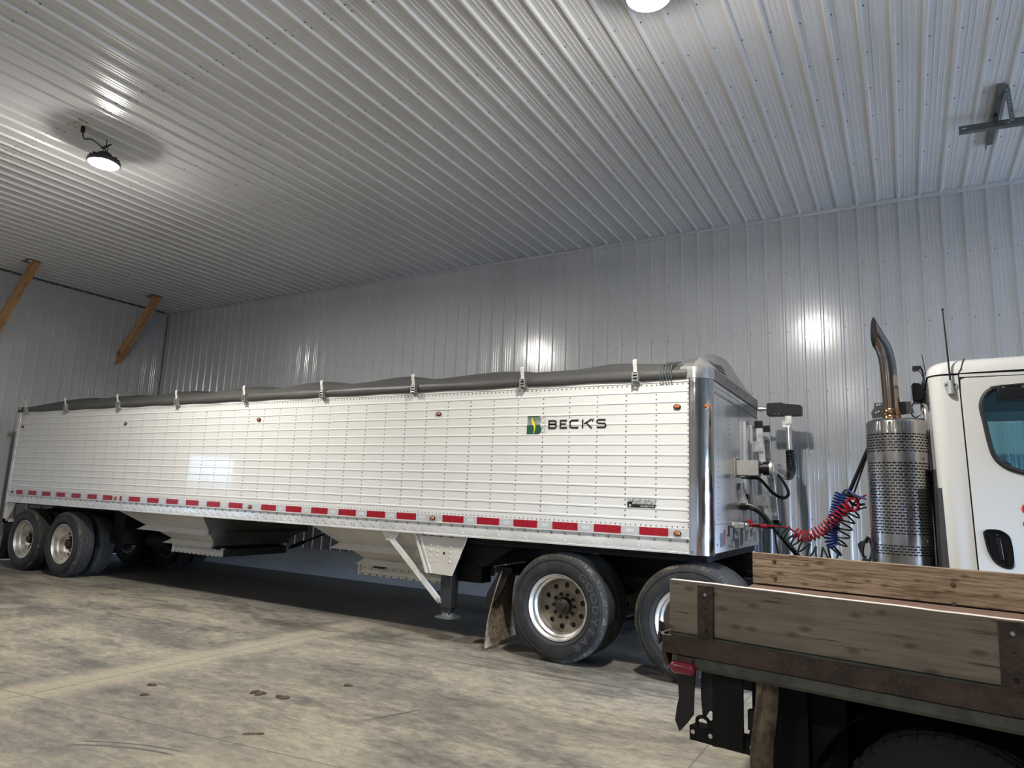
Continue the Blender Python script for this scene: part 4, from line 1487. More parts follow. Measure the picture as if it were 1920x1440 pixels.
    for z in (2.22, 1.62):
        for y in (8.08, 8.62):
            m = MB()
            m.box(XF, -1.37 + (2.2 - z) * .06, y - .012, y + .012, z - .06, z + .06)
            m.box(XF + .002, XF + .01, y - .14, y + .06, z - .06, z + .06)
            m.build('ladder_bracket', 'alu', t)
    m = MB()
    m.box(XF + .02, -1.265, 7.16, 7.32, 1.855, 2.005)
    m.box(XF, XF + .02, 7.12, 7.36, 1.835, 2.03)
    bx = m.build('pivot_housing', simple('housing_grey', (0.36, 0.35, 0.32), 0.5, 0.2, 0.1, 12), t, bevel=.004)
    m = MB()
    m.tube([(-1.27, 7.24, 1.93), (-1.235, 7.24, 1.93)], .05, 16)
    m.tube([(-1.235, 7.24, 1.93), (-1.165, 7.24, 1.93)], .068, 20)
    m.build('pivot_motor', 'black', bx)
    arm = MB()
    arm.tube([(-1.165, 7.24, 1.93), (-1.14, 7.24, 1.93)], .085, 20)
    arm.beam((-1.145, 7.22, 1.94), (-1.15, 8.20, 1.905), .09, .03, (1, 0, 0))
    arm.beam((-1.128, 7.5, 1.93), (-1.130, 7.95, 1.914), .045, .004, (1, 0, 0), 1)
    arm.build('arm_link', ['alu', 'galv'], t)
    arm = MB()
    arm.tube([(-1.18, 8.72, 2.18), (-1.195, 8.76, 2.58)], .034, 14)
    arm.box(-1.255, -1.165, 8.72, 8.80, 2.50, 2.58)
    arm.box(-1.22, -1.15, 8.70, 8.715, 2.54, 2.68)
    a_o = arm.build('arm_tube', ['alu', 'galv'], t)
    m = MB()
    path = catmull([(-1.15, 8.16, 1.906), (-1.15, 8.42, 1.915), (-1.155, 8.62, 1.99), (-1.17, 8.70, 2.10), (-1.18, 8.72, 2.22)], 10)
    m.tube(path, [(.052 if i % 3 else .044) for i in range(len(path))], 14)
    m.build('flex_elbow', 'black', a_o)
    mo = MB()
    outl = [(-1.43, 2.655), (-1.41, 2.640), (-1.045, 2.640), (-1.035, 2.655), (-1.035, 2.755), (-1.045, 2.765), (-1.22, 2.785), (-1.25, 2.80), (-1.41, 2.80), (-1.43, 2.785)]
    mo.prism([(x, 8.69, z) for x, z in outl], (0, .13, 0))
    for x in (-1.34, -1.29):
        mo.dome((x, 8.69, 2.665), (0, -1, 0), .007, .004, 6, 1)
    m_o = mo.build('tarp_motor', ['black', 'silver'], t, bevel=.012)
    m = MB()
    m.tube([(-1.43, 8.74, 2.735), (-1.62, 8.72, 2.74)], .022, 10)
    m.tube([(-1.47, 8.74, 2.735), (-1.53, 8.735, 2.737)], .034, 10)
    m.tube([(-1.6, 8.72, 2.74), (-1.78, 8.66, 2.745)], .03, 10)
    m.build('drive_shaft', 'galv', m_o)
    m = MB()
    m.tube(catmull([(-1.44, 7.18, 1.84), (-1.36, 7.2, 1.835), (-1.28, 7.3, 1.83), (-1.19, 7.5, 1.70), (-1.10, 7.6, 1.655), (-1.04, 7.5, 1.70), (-1.06, 7.35, 1.80), (-1.10, 7.28, 1.87)], 8), .012, 8)
    m.tube(catmull([(-1.44, 7.17, 1.83), (-1.36, 7.19, 1.822), (-1.28, 7.3, 1.815), (-1.19, 7.5, 1.685), (-1.10, 7.6, 1.64), (-1.03, 7.5, 1.69), (-1.05, 7.35, 1.79), (-1.10, 7.28, 1.86)], 8), .009, 6)
    m.build('motor_cable', 'hoseblack', t)
    m = MB()
    plate(m, [[(7.31, 1.70), (7.36, 1.78), (7.62, 1.66), (7.68, 1.58), (7.66, 1.54), (7.33, 1.56)]], .02, lambda u, v, w: (XF + w, u, v))
    m.prism([(XF + .02, 7.36, 1.78), (XF + .02, 7.36, 1.56), (XF + .09, 7.36, 1.56), (XF + .09, 7.36, 1.60)], (0, .008, 0))
    m.tube([(XF + .02, 7.53, 1.625), (XF + .07, 7.53, 1.625)], .052, 18, 1)
    m.build('cable_socket', ['alu', 'black'], t, bevel=.002)
    m = MB()
    for y in (7.02, 7.26):
        m = MB()
        m.tube([(XF, y, 1.36), (XF + .05, y, 1.36)], .03, 10)
        m.box(XF + .03, XF + .12, y - .035, y + .035, 1.335, 1.385)
        m.build('air_coupling', 'galv', t, bevel=.003)
    MB().tube([(XF, 7.14, 1.365), (XF + .12, 7.14, 1.365)], .02, 8).build('plug_socket', 'galv', t)
    MB().box(XF, XF + .10, 7.52, 7.58, 1.32, 1.345).build('cable_bracket', 'galv', t)
    m = MB()
    m.tube([(XF + .09, 7.26, 1.365), (XF + .30, 7.20, 1.36)], .018, 8)
    m.box(XF + .10, XF + .14, 7.245, 7.275, 1.37, 1.41)
    m.dome((XF + .12, 7.26, 1.40), (0, -.3, 1), .03, .02, 8)
    m.build('coupling_handle', 'hosered', t)
trailer()

# ------------------------------------------------------------------ semi tractor
def rrect(x0, x1, y0, y1, r, n=6):
    out = []
    for cx, cy, a0 in ((x1 - r, y0 + r, -90), (x1 - r, y1 - r, 0), (x0 + r, y1 - r, 90), (x0 + r, y0 + r, 180)):
        for i in range(n + 1):
            a = math.radians(a0 + 90 * i / n)
            out.append((cx + r * math.cos(a), cy + r * math.sin(a)))
    return out

def tractor():
    t = thing('semi_tractor', 'white day cab semi truck with a tall exhaust stack, coupled to the grain trailer', 'truck', (0.4, TCY, 0))
    CY0, CY1 = 6.28, 8.46
    def sh(x, z):
        return x + .042 * (2.65 - z) / 1.5
    # --- rear shell of the cab: rounded corner posts and back panel
    mb = MB()
    foot = [(.396, CY0)] + [(.196 + .11 - .11 * math.sin(math.radians(a)), CY0 + .11 - .11 * math.cos(math.radians(a))) for a in range(0, 91, 9)]
    foot += [(.196 + .11 - .11 * math.cos(math.radians(a)), CY1 - .11 + .11 * math.sin(math.radians(a))) for a in range(0, 91, 9)] + [(.396, CY1)]
    zs = [.92, 1.2, 1.5, 1.8, 2.1, 2.4, 2.628]
    mb.grid([[(sh(x, z), y, z) for x, y in foot] for z in zs], 0, True)
    mb.build('cab_rear', 'cab', t, sharp=50)
    # cab floor, front and far side
    mb = MB()
    mb.box(.26, 1.95, CY0 + .03, CY1 - .03, .92, .97)
    mb.box(.24, 1.95, CY0 + .03, CY1 - .03, 2.60, 2.625)
    mb.box(.22, .27, CY0 + .04, CY1 - .04, .95, 1.75)
    mb.build('cab_lining', simple('cab_lining_grey', (0.05, 0.052, 0.055), 0.8), t)
    far = MB()
    hole = [(.56, 1.95), (1.32, 1.95), (1.32, 2.50), (.62, 2.50), (.56, 2.40)]
    plate(far, [[(.39, .95), (1.95, .95), (1.95, 1.9), (1.60, 2.62), (.39, 2.62)], hole], .03, lambda u, v, w: (u, CY1 - w, v))
    far.box(1.92, 1.95, CY0, CY1, .95, 1.85)
    far.build('cab_far_side', 'cab', t)
    # roof cap with rounded edges
    mb = MB()
    rows = []
    for z, k in ((2.640, 0), (2.690, .006), (2.722, .024), (2.747, .055), (2.762, .10), (2.772, .22), (2.776, .5)):
        rows.append([(x, y, z + .03 * (x - .2) / 1.4) for x, y in rrect(.186 + k, 1.72 - k, CY0 - .004 + k, CY1 + .004 - k, .13)])
    mb.grid(rows, 0, True, True)
    mb.add(rows[-1], [tuple(range(len(rows[-1])))], 0, True)
    mb.build('cab_roof', 'cab', t, sharp=50)
    mb = MB()
    mb.prism([(x, y, 2.622) for x, y in rrect(.20, 1.70, CY0 + .008, CY1 - .008, .12)], (0, 0, .04))
    mb.tube([(.395, CY0 - .004, 2.634), (.42, CY0 - .006, 2.68), (.435, CY0 + .02, 2.735), (.45, CY0 + .07, 2.772)], .004, 6)
    mb.build('roof_seam', 'dark', t)
    MB().box(.405, 1.70, CY0 - .006, CY0 + .02, 2.613, 2.634).build('door_header', 'cab', t)
    # jamb behind the door seam
    win = catmull([(.533, 2.375), (.556, 2.455), (.60, 2.500), (.68, 2.52), (1.28, 2.555), (1.335, 2.51), (1.33, 2.40), (1.30, 1.96), (1.22, 1.865), (.90, 1.868), (.76, 1.877), (.655, 1.920), (.595, 1.99), (.568, 2.10), (.548, 2.25)], 6, True)
    win2 = [(p.x, p.y) for p in win]
    mb = MB()
    plate(mb, [[(sh(.37, .95), .95), (1.5, .95), (1.5, 2.622), (sh(.37, 2.622), 2.622)], win2], .02, lambda u, v, w: (u, CY0 + .012 + w, v))
    mb.build('door_jamb', 'dark', t)
    # door
    d = MB()
    outline = [(sh(.405, 1.0), 1.0), (1.42, 1.0), (1.42, 2.612), (.44, 2.602), (.412, 2.590), (sh(.405, 2.5), 2.5)]
    hcx = catmull([(.496, 1.435), (.545, 1.448), (.60, 1.440), (.645, 1.400), (.662, 1.32), (.662, 1.215), (.640, 1.180), (.590, 1.188), (.545, 1.225), (.515, 1.29), (.500, 1.37)], 5, True)
    hcl = [(p.x, p.y) for p in hcx]
    plate(d, [outline, win2, hcl], .022, lambda u, v, w: (u, CY0 - .012 + w, v))
    door = d.build('cab_door', 'cab', t, bevel=.004)
    m = MB()
    m.tube([(p.x, CY0 - .013, p.y) for p in win] + [(win[0].x, CY0 - .013, win[0].y)], .017, 8, caps=False)
    cx_, cz_ = .95, 2.2
    ins = [(cx_ + (p.x - cx_) * .955, cz_ + (p.y - cz_) * .94) for p in win]
    plate(m, [win2, ins], .012, lambda u, v, w: (u, CY0 - .006 + w, v))
    m.build('window_seal', 'rubber', door)
    m = MB()
    plate(m, [ins], .004, lambda u, v, w: (u, CY0 + .0 + w, v))
    m.build('window_glass', 'glass', door)
    m = MB()
    plate(m, [hcl], .004, lambda u, v, w: (u, CY0 + .006 + w, v))
    m.tube([(p.x, CY0 - .012, p.y) for p in hcx] + [(hcx[0].x, CY0 - .012, hcx[0].y)], .007, 6, caps=False)
    hd = m.build('handle_recess', 'black', door)
    m = MB()
    m.prism([(.566, CY0 - .022, 1.392), (.590, CY0 - .022, 1.392), (.605, CY0 - .022, 1.235), (.575, CY0 - .022, 1.235)], (0, .02, 0))
    m.dome((.578, CY0 + .004, 1.408), (0, -1, 0), .012, .01, 10)
    m.build('door_handle', 'black', door, bevel=.004)
    m = MB()
    m.box(.655, 1.25, CY0 - .03, CY0 - .012, 2.487, 2.535)
    m.box(.635, 1.2, CY0 - .075, CY0 - .03, 2.415, 2.500)
    for x in (.68, .80, .92):
        m.dome((x, CY0 - .03, 2.514), (0, -1, 0), .009, .005, 8, 1)
    m.build('mirror_bracket', ['black', 'screw'], t, bevel=.012)
    v, f = text_mesh('S', .26, .0008)
    m = MB()
    m.add([(.722 + p[0], CY0 - .0135 - p[2], 1.475 + p[1]) for p in v], f)
    m.build('door_lettering', 'redletter', t, fix=False)
    # windscreen, dash and bonnet (only glimpsed)
    m = MB()
    m.add([(1.93, CY0 + .08, 1.85), (1.93, CY1 - .08, 1.85), (1.62, CY1 - .12, 2.60), (1.62, CY0 + .12, 2.60)], [(0, 1, 2, 3)])
    m.build('windscreen', 'glass', t)
    m = MB()
    m.add([(.57, CY1 - .015, 1.96), (1.31, CY1 - .015, 1.96), (1.31, CY1 - .015, 2.49), (.63, CY1 - .015, 2.49)], [(0, 1, 2, 3)])
    m.build('far_window', 'glass', t)
    m = MB()
    secs = [(1.95, .98, 1.80, .06), (2.5, .95, 1.72, .10), (3.1, .90, 1.60, .18), (3.35, .9, 1.42, .3)]
    rows = []
    for x, z0, z1, ins_ in secs:
        rows.append([(x, CY0 + .1 + ins_, z0), (x, CY0 + .1 + ins_, z1 - .15), (x, CY0 + .25 + ins_, z1), (x, CY1 - .25 - ins_, z1), (x, CY1 - .1 - ins_, z1 - .15), (x, CY1 - .1 - ins_, z0)])
    m.grid(rows, 0, True)
    m.add(rows[-1], [tuple(range(6))])
    m.build('bonnet', 'cab', t, sharp=40)
    for y in (6.6, 7.7):
        m = MB()
        m.box(.62, 1.1, y, y + .4, .97, 1.35)
        m.box(.62, .74, y, y + .4, 1.33, 1.98)
        m.build('cab_seat', 'rubber', t, bevel=.04)
    # --- aerial with its teardrop base
    m = MB()
    td = catmull([(.300, 2.565), (.343, 2.580), (.388, 2.560), (.378, 2.515), (.352, 2.465), (.330, 2.465), (.310, 2.515)], 5, True)
    plate(m, [[(p.x, p.y) for p in td]], .010, lambda u, v, w: (u, CY0 - .010 + w, v))
    m.tube([(.345, CY0 - .02, 2.480), (.344, CY0 - .026, 2.585)], [.024, .013], 12)
    for x in (.315, .372):
        m.dome((x, CY0 - .010, 2.552), (0, -1, 0), .009, .005, 8, 1)
    ab = m.build('antenna_base', [simple('grey_casting', (0.40, 0.40, 0.39), 0.4, 0.3), 'screw'], t)
    m = MB()
    m.tube([(.344, CY0 - .026, 2.58), (.333, CY0 - .03, 2.87), (.322, CY0 - .03, 3.162)], [.007, .0055, .0045], 8)
    m.tube([(.3225, CY0 - .03, 3.150), (.322, CY0 - .03, 3.168)], .008, 8)
    m.build('antenna_whip', 'black', ab)
    # --- work lamp, camera, little aerial and grab rail behind the cab
    m = MB()
    m.prism([(.085, 6.90, 2.655), (.10, 6.90, 2.685), (.15, 6.90, 2.68), (.18, 6.90, 2.64), (.18, 6.90, 2.54), (.13, 6.90, 2.51), (.095, 6.90, 2.52)], (0, .18, 0))
    m.box(.15, .215, 6.92, 7.1, 2.44, 2.62)
    wl = m.build('work_lamp', 'black', t, bevel=.01)
    m = MB()
    for k in range(5):
        m.box(.078, .09, 6.90, 6.92, 2.53 + k * .024, 2.543 + k * .024)
    m.build('lamp_fin', 'silver', wl)
    m = MB()
    m.prism([(.10, 6.96, 2.815), (.105, 6.96, 2.845), (.17, 6.96, 2.845), (.175, 6.96, 2.825), (.12, 6.96, 2.80)], (0, .07, 0))
    m.tube([(.17, 7.0, 2.83), (.185, 7.0, 2.78), (.185, 7.0, 2.60)], .008, 6)
    m.tube(catmull([(.14, 7.0, 2.81), (.165, 7.0, 2.79), (.18, 7.0, 2.75)], 4), .004, 5)
    m.tube([(.185, 7.0, 2.72), (.15, 7.0, 2.62), (.20, 7.0, 2.58)], .012, 6)
    m.build('rear_camera', 'black', t)
    m = MB()
    m.tube([(.215, 7.0, 2.66), (.20, 7.0, 2.80), (.183, 7.0, 2.95)], [.006, .004, .003], 6)
    m.build('small_aerial', 'black', t)
    m = MB()
    m.tube(catmull([(.16, 6.62, 2.44), (.175, 6.60, 2.40), (.185, 6.60, 2.0), (.205, 6.60, 1.5), (.21, 6.6, 1.12)], 6), .019, 10)
    m.build('grab_rail', 'chrome', t)
    m = MB()
    m.box(.19, .26, 6.6, 7.3, 2.46, 2.54)
    m.box(.20, .245, 6.46, 7.6, 1.12, 1.9)
    m.tube(catmull([(.10, 6.8, 2.50), (.07, 6.8, 2.42), (.10, 6.78, 2.36), (.15, 6.78, 2.40), (.16, 6.8, 2.46)], 6), .006, 6)
    m.build('cab_back_plate', 'steeldark', t)
    # --- exhaust
    MC = Vector((-.045, 6.56, 0))
    m = MB()
    m.lathe([(.0005, 1.02), (.205, 1.02), (.205, 2.26), (.19, 2.29), (.10, 2.31), (.0005, 2.312)], (MC.x, MC.y, 0), 'z', 48)
    mu = m.build('muffler', 'steeldark', t)
    # perforated heat shield built cell by cell
    m = MB()
    R = .226
    NA = 144
    def ring(z):
        return [(MC.x + R * math.cos(2 * PI * j / NA), MC.y + R * math.sin(2 * PI * j / NA), z) for j in range(NA)]
    zz = []
    def rows_for(z0, z1, n):
        h = (z1 - z0) / n
        for i in range(n):
            zz.append((z0 + i * h, z0 + i * h + h * .56, None))
            zz.append((z0 + i * h + h * .56, z0 + (i + 1) * h, i % 2))
    zz.append((1.05, 1.205, None))
    rows_for(1.205, 1.290, 4)
    zz.append((1.290, 1.365, None))
    rows_for(1.365, 1.950, 25)
    zz.append((1.950, 2.025, None))
    rows_for(2.025, 2.185, 7)
    zz.append((2.185, 2.285, None))
    for z0, z1, hole_ in zz:
        a, b = ring(z0), ring(z1)
        fs = []
        for j in range(NA):
            ang = 360 * j / NA
            if hole_ is not None and 160 < ang < 356 and (j + 2 * hole_) % 4 in (0, 1, 2):
                continue
            fs.append((j, (j + 1) % NA, (j + 1) % NA + NA, j + NA))
        m.add(a + b, fs, 0, True)
    m.lathe([(R, 2.285), (.222, 2.295), (.20, 2.312), (.12, 2.322)], (MC.x, MC.y, 0), 'z', 48)
    for z in (1.33, 1.985):
        m.dome((MC.x - .17, MC.y - .15, z), (-.75, -.66, 0), .012, .008, 8, 1)
        m.dome((MC.x + .18, MC.y - .137, z), (.8, -.6, 0), .012, .008, 8, 1)
    m.build('heat_shield', ['shield', 'screw'], mu, sharp=50)
    m = MB()
    path = catmull([(-.072, 6.56, 2.29), (-.073, 6.56, 2.45), (-.078, 6.56, 2.62), (-.084, 6.56, 2.76), (-.096, 6.56, 2.865), (-.124, 6.56, 2.955), (-.172, 6.56, 3.022), (-.245, 6.56, 3.075)], 8)
    n = 28
    rows = []
    rr = .064
    bend = Vector((-.90, -.43, 0)).normalized()
    axis = Vector((-.072, 6.56, 0))
    path = [Vector((axis.x, axis.y, p.z)) + bend * (axis.x - p.x) for p in path]
    side = Vector((0, 0, 1)).cross(bend)
    for i, p in enumerate(path):
        tg = (path[min(i + 1, len(path) - 1)] - path[max(i - 1, 0)]).normalized()
        u = side.cross(tg).normalized()
        row = [p + (u * math.cos(2 * PI * j / n) + side * math.sin(2 * PI * j / n)) * rr for j in range(n)]
        if i > 30 and max((q - axis).dot(bend) for q in row) > .112:
            # the mouth is cut off upright
            rows.append([q + tg * ((.116 - (q - axis).dot(bend)) / tg.dot(bend)) for q in row])
            break
        rows.append(row)
    m.grid(rows, 0, True, True)
    inner = [[c + (q - c) * .93 for q in r] for r, c in ((rows[-1], sum(rows[-1], Vector()) / n), (rows[-8], sum(rows[-8], Vector()) / n))]
    m.grid([rows[-1], inner[0], inner[1]], 1, True, True)
    m.add(inner[1], [tuple(range(n))], 1)
    ps = m.build('exhaust_stack', ['stack', 'dark'], t)
    m = MB()
    m.lathe([(.066, 2.30), (.070, 2.31), (.070, 2.345), (.0665, 2.352), (.070, 2.36), (.070, 2.40), (.065, 2.41)], (-.0725, 6.56, 0), 'z', 28)
    m.build('stack_clamp', 'heat', ps)
    m = MB()
    m.prism([(-.205, 6.62, 2.43), (-.20, 6.62, 2.475), (-.145, 6.62, 2.475), (-.135, 6.62, 2.47), (.02, 6.62, 2.48), (.07, 6.62, 2.48), (.095, 6.62, 2.38), (-.22, 6.62, 2.34), (-.23, 6.62, 2.39)], (0, .012, 0))
    for x, z in ((-.18, 2.455), (-.16, 2.46), (-.19, 2.39), (-.17, 2.40)):
        m.dome((x, 6.62, z), (0, -1, 0), .010, .006, 8, 1)
    m.box(-.22, .16, 6.62, 6.75, 2.30, 2.335)
    m.build('stack_bracket', ['steeldark', 'galv'], t)
    # --- pogo stick that carries the air lines
    m = MB()
    m.tube([(-.465, 7.1, 1.69), (-.30, 7.1, 2.08), (-.24, 7.1, 2.22)], .017, 10)
    m.tube([(-.425, 7.1, 1.68), (-.32, 7.1, 1.98), (-.25, 7.1, 2.16)], .008, 8)
    m.tube([(-.49, 7.08, 1.70), (-.38, 7.08, 1.66)], .02, 8)
    m.tube(catmull([(-.33, 7.05, 1.61), (-.42, 7.08, 1.60), (-.47, 7.1, 1.66)], 5), .012, 8)
    m.build('hose_support', 'black', t)
    m = MB()
    for k in range(6):
        m.tube(catmull([(-.31, 6.9 + .01 * k, 1.33 - .01 * k), (-.345 - .008 * k, 6.9 + .01 * k, 1.25), (-.35 + .006 * k, 6.9, 1.15 - .012 * k), (-.30, 6.88, 1.13), (-.28, 6.9, 1.22), (-.30, 6.9, 1.32)], 6), .010, 6)
    m.tube([(-.33, 6.9, 1.16), (-.40, 6.9, 1.05)], .010, 6)
    m.build('spare_cable', 'hoseblack', t)
    # --- chassis
    m = MB()
    for y in (6.95, 7.72):
        m.box(-3.75, 3.3, y, y + .08, .66, .87)
    for x in (-3.7, -2.35, -.9, .4):
        m.box(x - .05, x + .05, 6.98, 7.75, .68, .85)
    m.box(-3.8, -3.72, 6.75, 7.95, .70, .80)
    m.build('frame_rail', 'chassis', t)
    m = MB()
    m.box(-2.9, -1.9, 6.92, 7.82, 1.0, 1.04)
    m.prism([(-3.15, 7.0, .95), (-2.9, 6.92, 1.01), (-2.9, 7.82, 1.01), (-3.15, 7.72, .95)], (0, 0, .03))
    m.box(-2.7, -2.1, 6.97, 7.78, .85, 1.01)
    m.build('fifth_wheel', 'chassis', t)
    for x in (-2.97, -1.69):
        m = MB()
        m.tube([(x, 6.6, WR), (x, 8.15, WR)], .07, 12)
        m.lathe([(.0005, -.20), (.14, -.17), (.2, -.05), (.2, .05), (.14, .17), (.0005, .2)], (x, TCY, WR), 'y', 24)
        for y in (6.85, 7.85):
            m.box(x - .40, x - .03, y - .1, y + .1, .40, .72)
        m.build('drive_axle', 'chassis', t)
    m = MB()
    m.box(-1.0, .15, 6.75, 8.0, .985, 1.01)
    m.build('deck_plate', 'galv', t)
    m = MB()
    m.tube([(-.75, 6.62, .62), (.9, 6.62, .62)], .30, 28)
    m.build('fuel_tank', 'alu', t)
    axle_wheels(t, -2.97, False, True)
    axle_wheels(t, -1.69, False, True, spin=1.1)
    for y, rz in ((6.45, 0), (8.3, PI)):
        o = child('tire', 'tire', t, Vector((2.75, y, WR + .002)) - ORG[t.name], (0, 0, rz))
        child('rim', 'rim', o)
    # --- mud flap of the drive wheels
    m = MB()
    rows = []
    for i in range(11):
        f = i / 10
        y0 = 6.33 - .165 * f ** .8
        y1 = 6.66 + .09 * f
        x = -3.70 - .07 * math.sin(f * PI * .8) - .02 * f
        rows.append([(x + .012 * math.sin(j * 2 + f * 4), y0 + (y1 - y0) * j / 5, .785 - .755 * f + .05 * f * j / 5) for j in range(6)])
    rows2 = [[(p[0] + .014, p[1], p[2]) for p in r] for r in rows]
    m.grid(rows, 0)
    m.grid(rows2, 0)
    for j in (0, 5):
        m.grid([[r[j] for r in rows], [r[j] for r in rows2]], 0)
    m.grid([rows[-1], rows2[-1]], 0)
    m.build('mud_flap', 'mud', t)
    m = MB()
    m.prism([(-3.72, 6.36, .81), (-3.60, 6.36, .81), (-3.66, 6.30, .60), (-3.76, 6.26, .42), (-3.84, 6.22, .40), (-3.82, 6.26, .56)], (0, .03, 0))
    m.box(-3.78, -3.58, 6.34, 6.98, .76, .82)
    m.build('flap_hanger', 'chassis', t)
tractor()

# ------------------------------------------------------------------ hoses between tractor and trailer
def coil(path, turns, R, r, mat, name, label, lead_in=(), lead_out=(), ry=1.0, step=18, taper=0.06):
    """a helical hose following a smooth path"""
    P = catmull(path, 24)
    L = [0]
    for i in range(1, len(P)):
        L.append(L[-1] + (P[i] - P[i - 1]).length)
    n = turns * step
    out = []
    ref = Vector((0, 1, 0))
    k = 0
    for i in range(n + 1):
        s = L[-1] * i / n
        while k < len(L) - 2 and L[k + 1] < s:
            k += 1
        u = (s - L[k]) / max(1e-9, L[k + 1] - L[k])
        p = P[k].lerp(P[k + 1], u)
        t = (P[min(k + 2, len(P) - 1)] - P[max(k - 1, 0)]).normalized()
        a = (ref - t * ref.dot(t)).normalized()
        b = t.cross(a)
        ang = 2 * PI * i / step
        out.append(p + a * (R * ry * math.cos(ang)) + b * (R * math.sin(ang)))
    pts = [vec(q) for q in lead_in] + out + [vec(q) for q in lead_out]
    if lead_in:
        pts = catmull(list(lead_in) + [out[0]], 6)[:-1] + out + [vec(q) for q in lead_out]
    if lead_out:
        pts = pts[:len(pts) - len(lead_out)] + catmull([out[-1]] + list(lead_out), 6)[1:]
    mb = MB()
    mb.tube(pts, r, 8)
    o = mb.build(name, mat, None, loc=tuple(pts[0]))
    return tag(o, label, 'air hose')
coil([(-.515, 7.1, 1.705), (-.545, 7.1, 1.63), (-.565, 7.1, 1.54), (-.605, 7.1, 1.40), (-.625, 7.1, 1.29), (-.60, 7.1, 1.21)], 20, .052, .0085, 'blue', 'coiled_air_hose',
     'blue coiled air hose standing upright between trailer front and exhaust', ((-.315, 6.95, 1.655), (-.40, 7.0, 1.69), (-.47, 7.05, 1.735)), ((-.57, 7.12, 1.14), (-.62, 7.15, 1.05)))
coil([(-.935, 7.06, 1.325), (-.875, 7.06, 1.29), (-.80, 7.06, 1.30), (-.705, 7.06, 1.35), (-.635, 7.06, 1.41), (-.565, 7.06, 1.49), (-.50, 7.06, 1.565), (-.44, 7.06, 1.60)], 17, .050, .0085, 'hosered', 'coiled_air_hose',
     'red coiled air hose sagging between trailer front and exhaust', ((-1.30, 7.26, 1.365), (-1.15, 7.2, 1.365), (-1.0, 7.1, 1.36)), ((-.36, 7.03, 1.66), (-.313, 6.95, 1.69)))
o = coil([(-1.10, 7.12, 1.37), (-1.02, 7.12, 1.32), (-.95, 7.12, 1.26), (-.88, 7.12, 1.20), (-.80, 7.12, 1.15), (-.69, 7.12, 1.135), (-.60, 7.14, 1.17), (-.55, 7.16, 1.25), (-.52, 7.16, 1.35), (-.48, 7.16, 1.46), (-.42, 7.16, 1.54)], 13, .062, .0085, 'hosegreen', 'coiled_power_cable',
         'loose dark green coiled cable hanging lowest between trailer front and exhaust', ((-1.40, 7.5, 1.35), (-1.2, 7.3, 1.38)), ((-.36, 7.1, 1.57), (-.317, 6.95, 1.58)), 1.0, 18)
o['category'] = 'cable'
mb = MB()
rnd = random.Random(5)
for k in range(5):
    a0 = rnd.random() * 6
    mb.tube([(-.43 + .055 * math.cos(a0 + 2 * PI * i / 20) * (.85 + .04 * k), 7.03 + .012 * k + .02 * math.sin(i), 1.60 + .058 * math.sin(a0 + 2 * PI * i / 20)) for i in range(22)], .010, 7)
tag(mb.build('hose_bundle', 'hosered', None, loc=(-.43, 7.05, 1.60)), 'tangled knot of red hose tied at the foot of the hose support', 'hose')
for k, (dy, dz, lab) in enumerate(((0, 0, 'upper black hydraulic hose drooping from the trailer front behind the wooden bed'), (.06, -.035, 'lower black hydraulic hose drooping from the trailer front behind the wooden bed'))):
    mb = MB()
    mb.tube(catmull([(-1.49, 7.38 + dy, 1.565 + dz), (-1.40, 7.38 + dy, 1.562 + dz), (-1.30, 7.38 + dy, 1.51 + dz), (-1.20, 7.38 + dy, 1.40 + dz), (-1.08, 7.36 + dy, 1.26 + dz), (-.95, 7.34 + dy, 1.11 + dz), (-.88, 7.3 + dy, 1.02)], 6), .017, 8)
    mb.tube([(-1.50, 7.38 + dy, 1.565 + dz), (-1.43, 7.38 + dy, 1.565 + dz)], .025, 10)
    tag(mb.build('hydraulic_hose', 'hoseblack', None, loc=(-1.49, 7.38 + dy, 1.56)), lab, 'hose', 'black hydraulic hoses at the trailer front')
mb = MB()
mb.tube(catmull([(-1.32, 7.14, 1.365), (-1.20, 7.3, 1.36), (-1.165, 7.36, 1.32), (-1.15, 7.38, 1.20), (-1.12, 7.40, 1.02)], 6), .009, 7)
tag(mb.build('thin_cable', 'hoseblack', None, loc=(-1.32, 7.14, 1.365)), 'thin black cable hanging straight down from the couplings on the trailer front', 'cable')

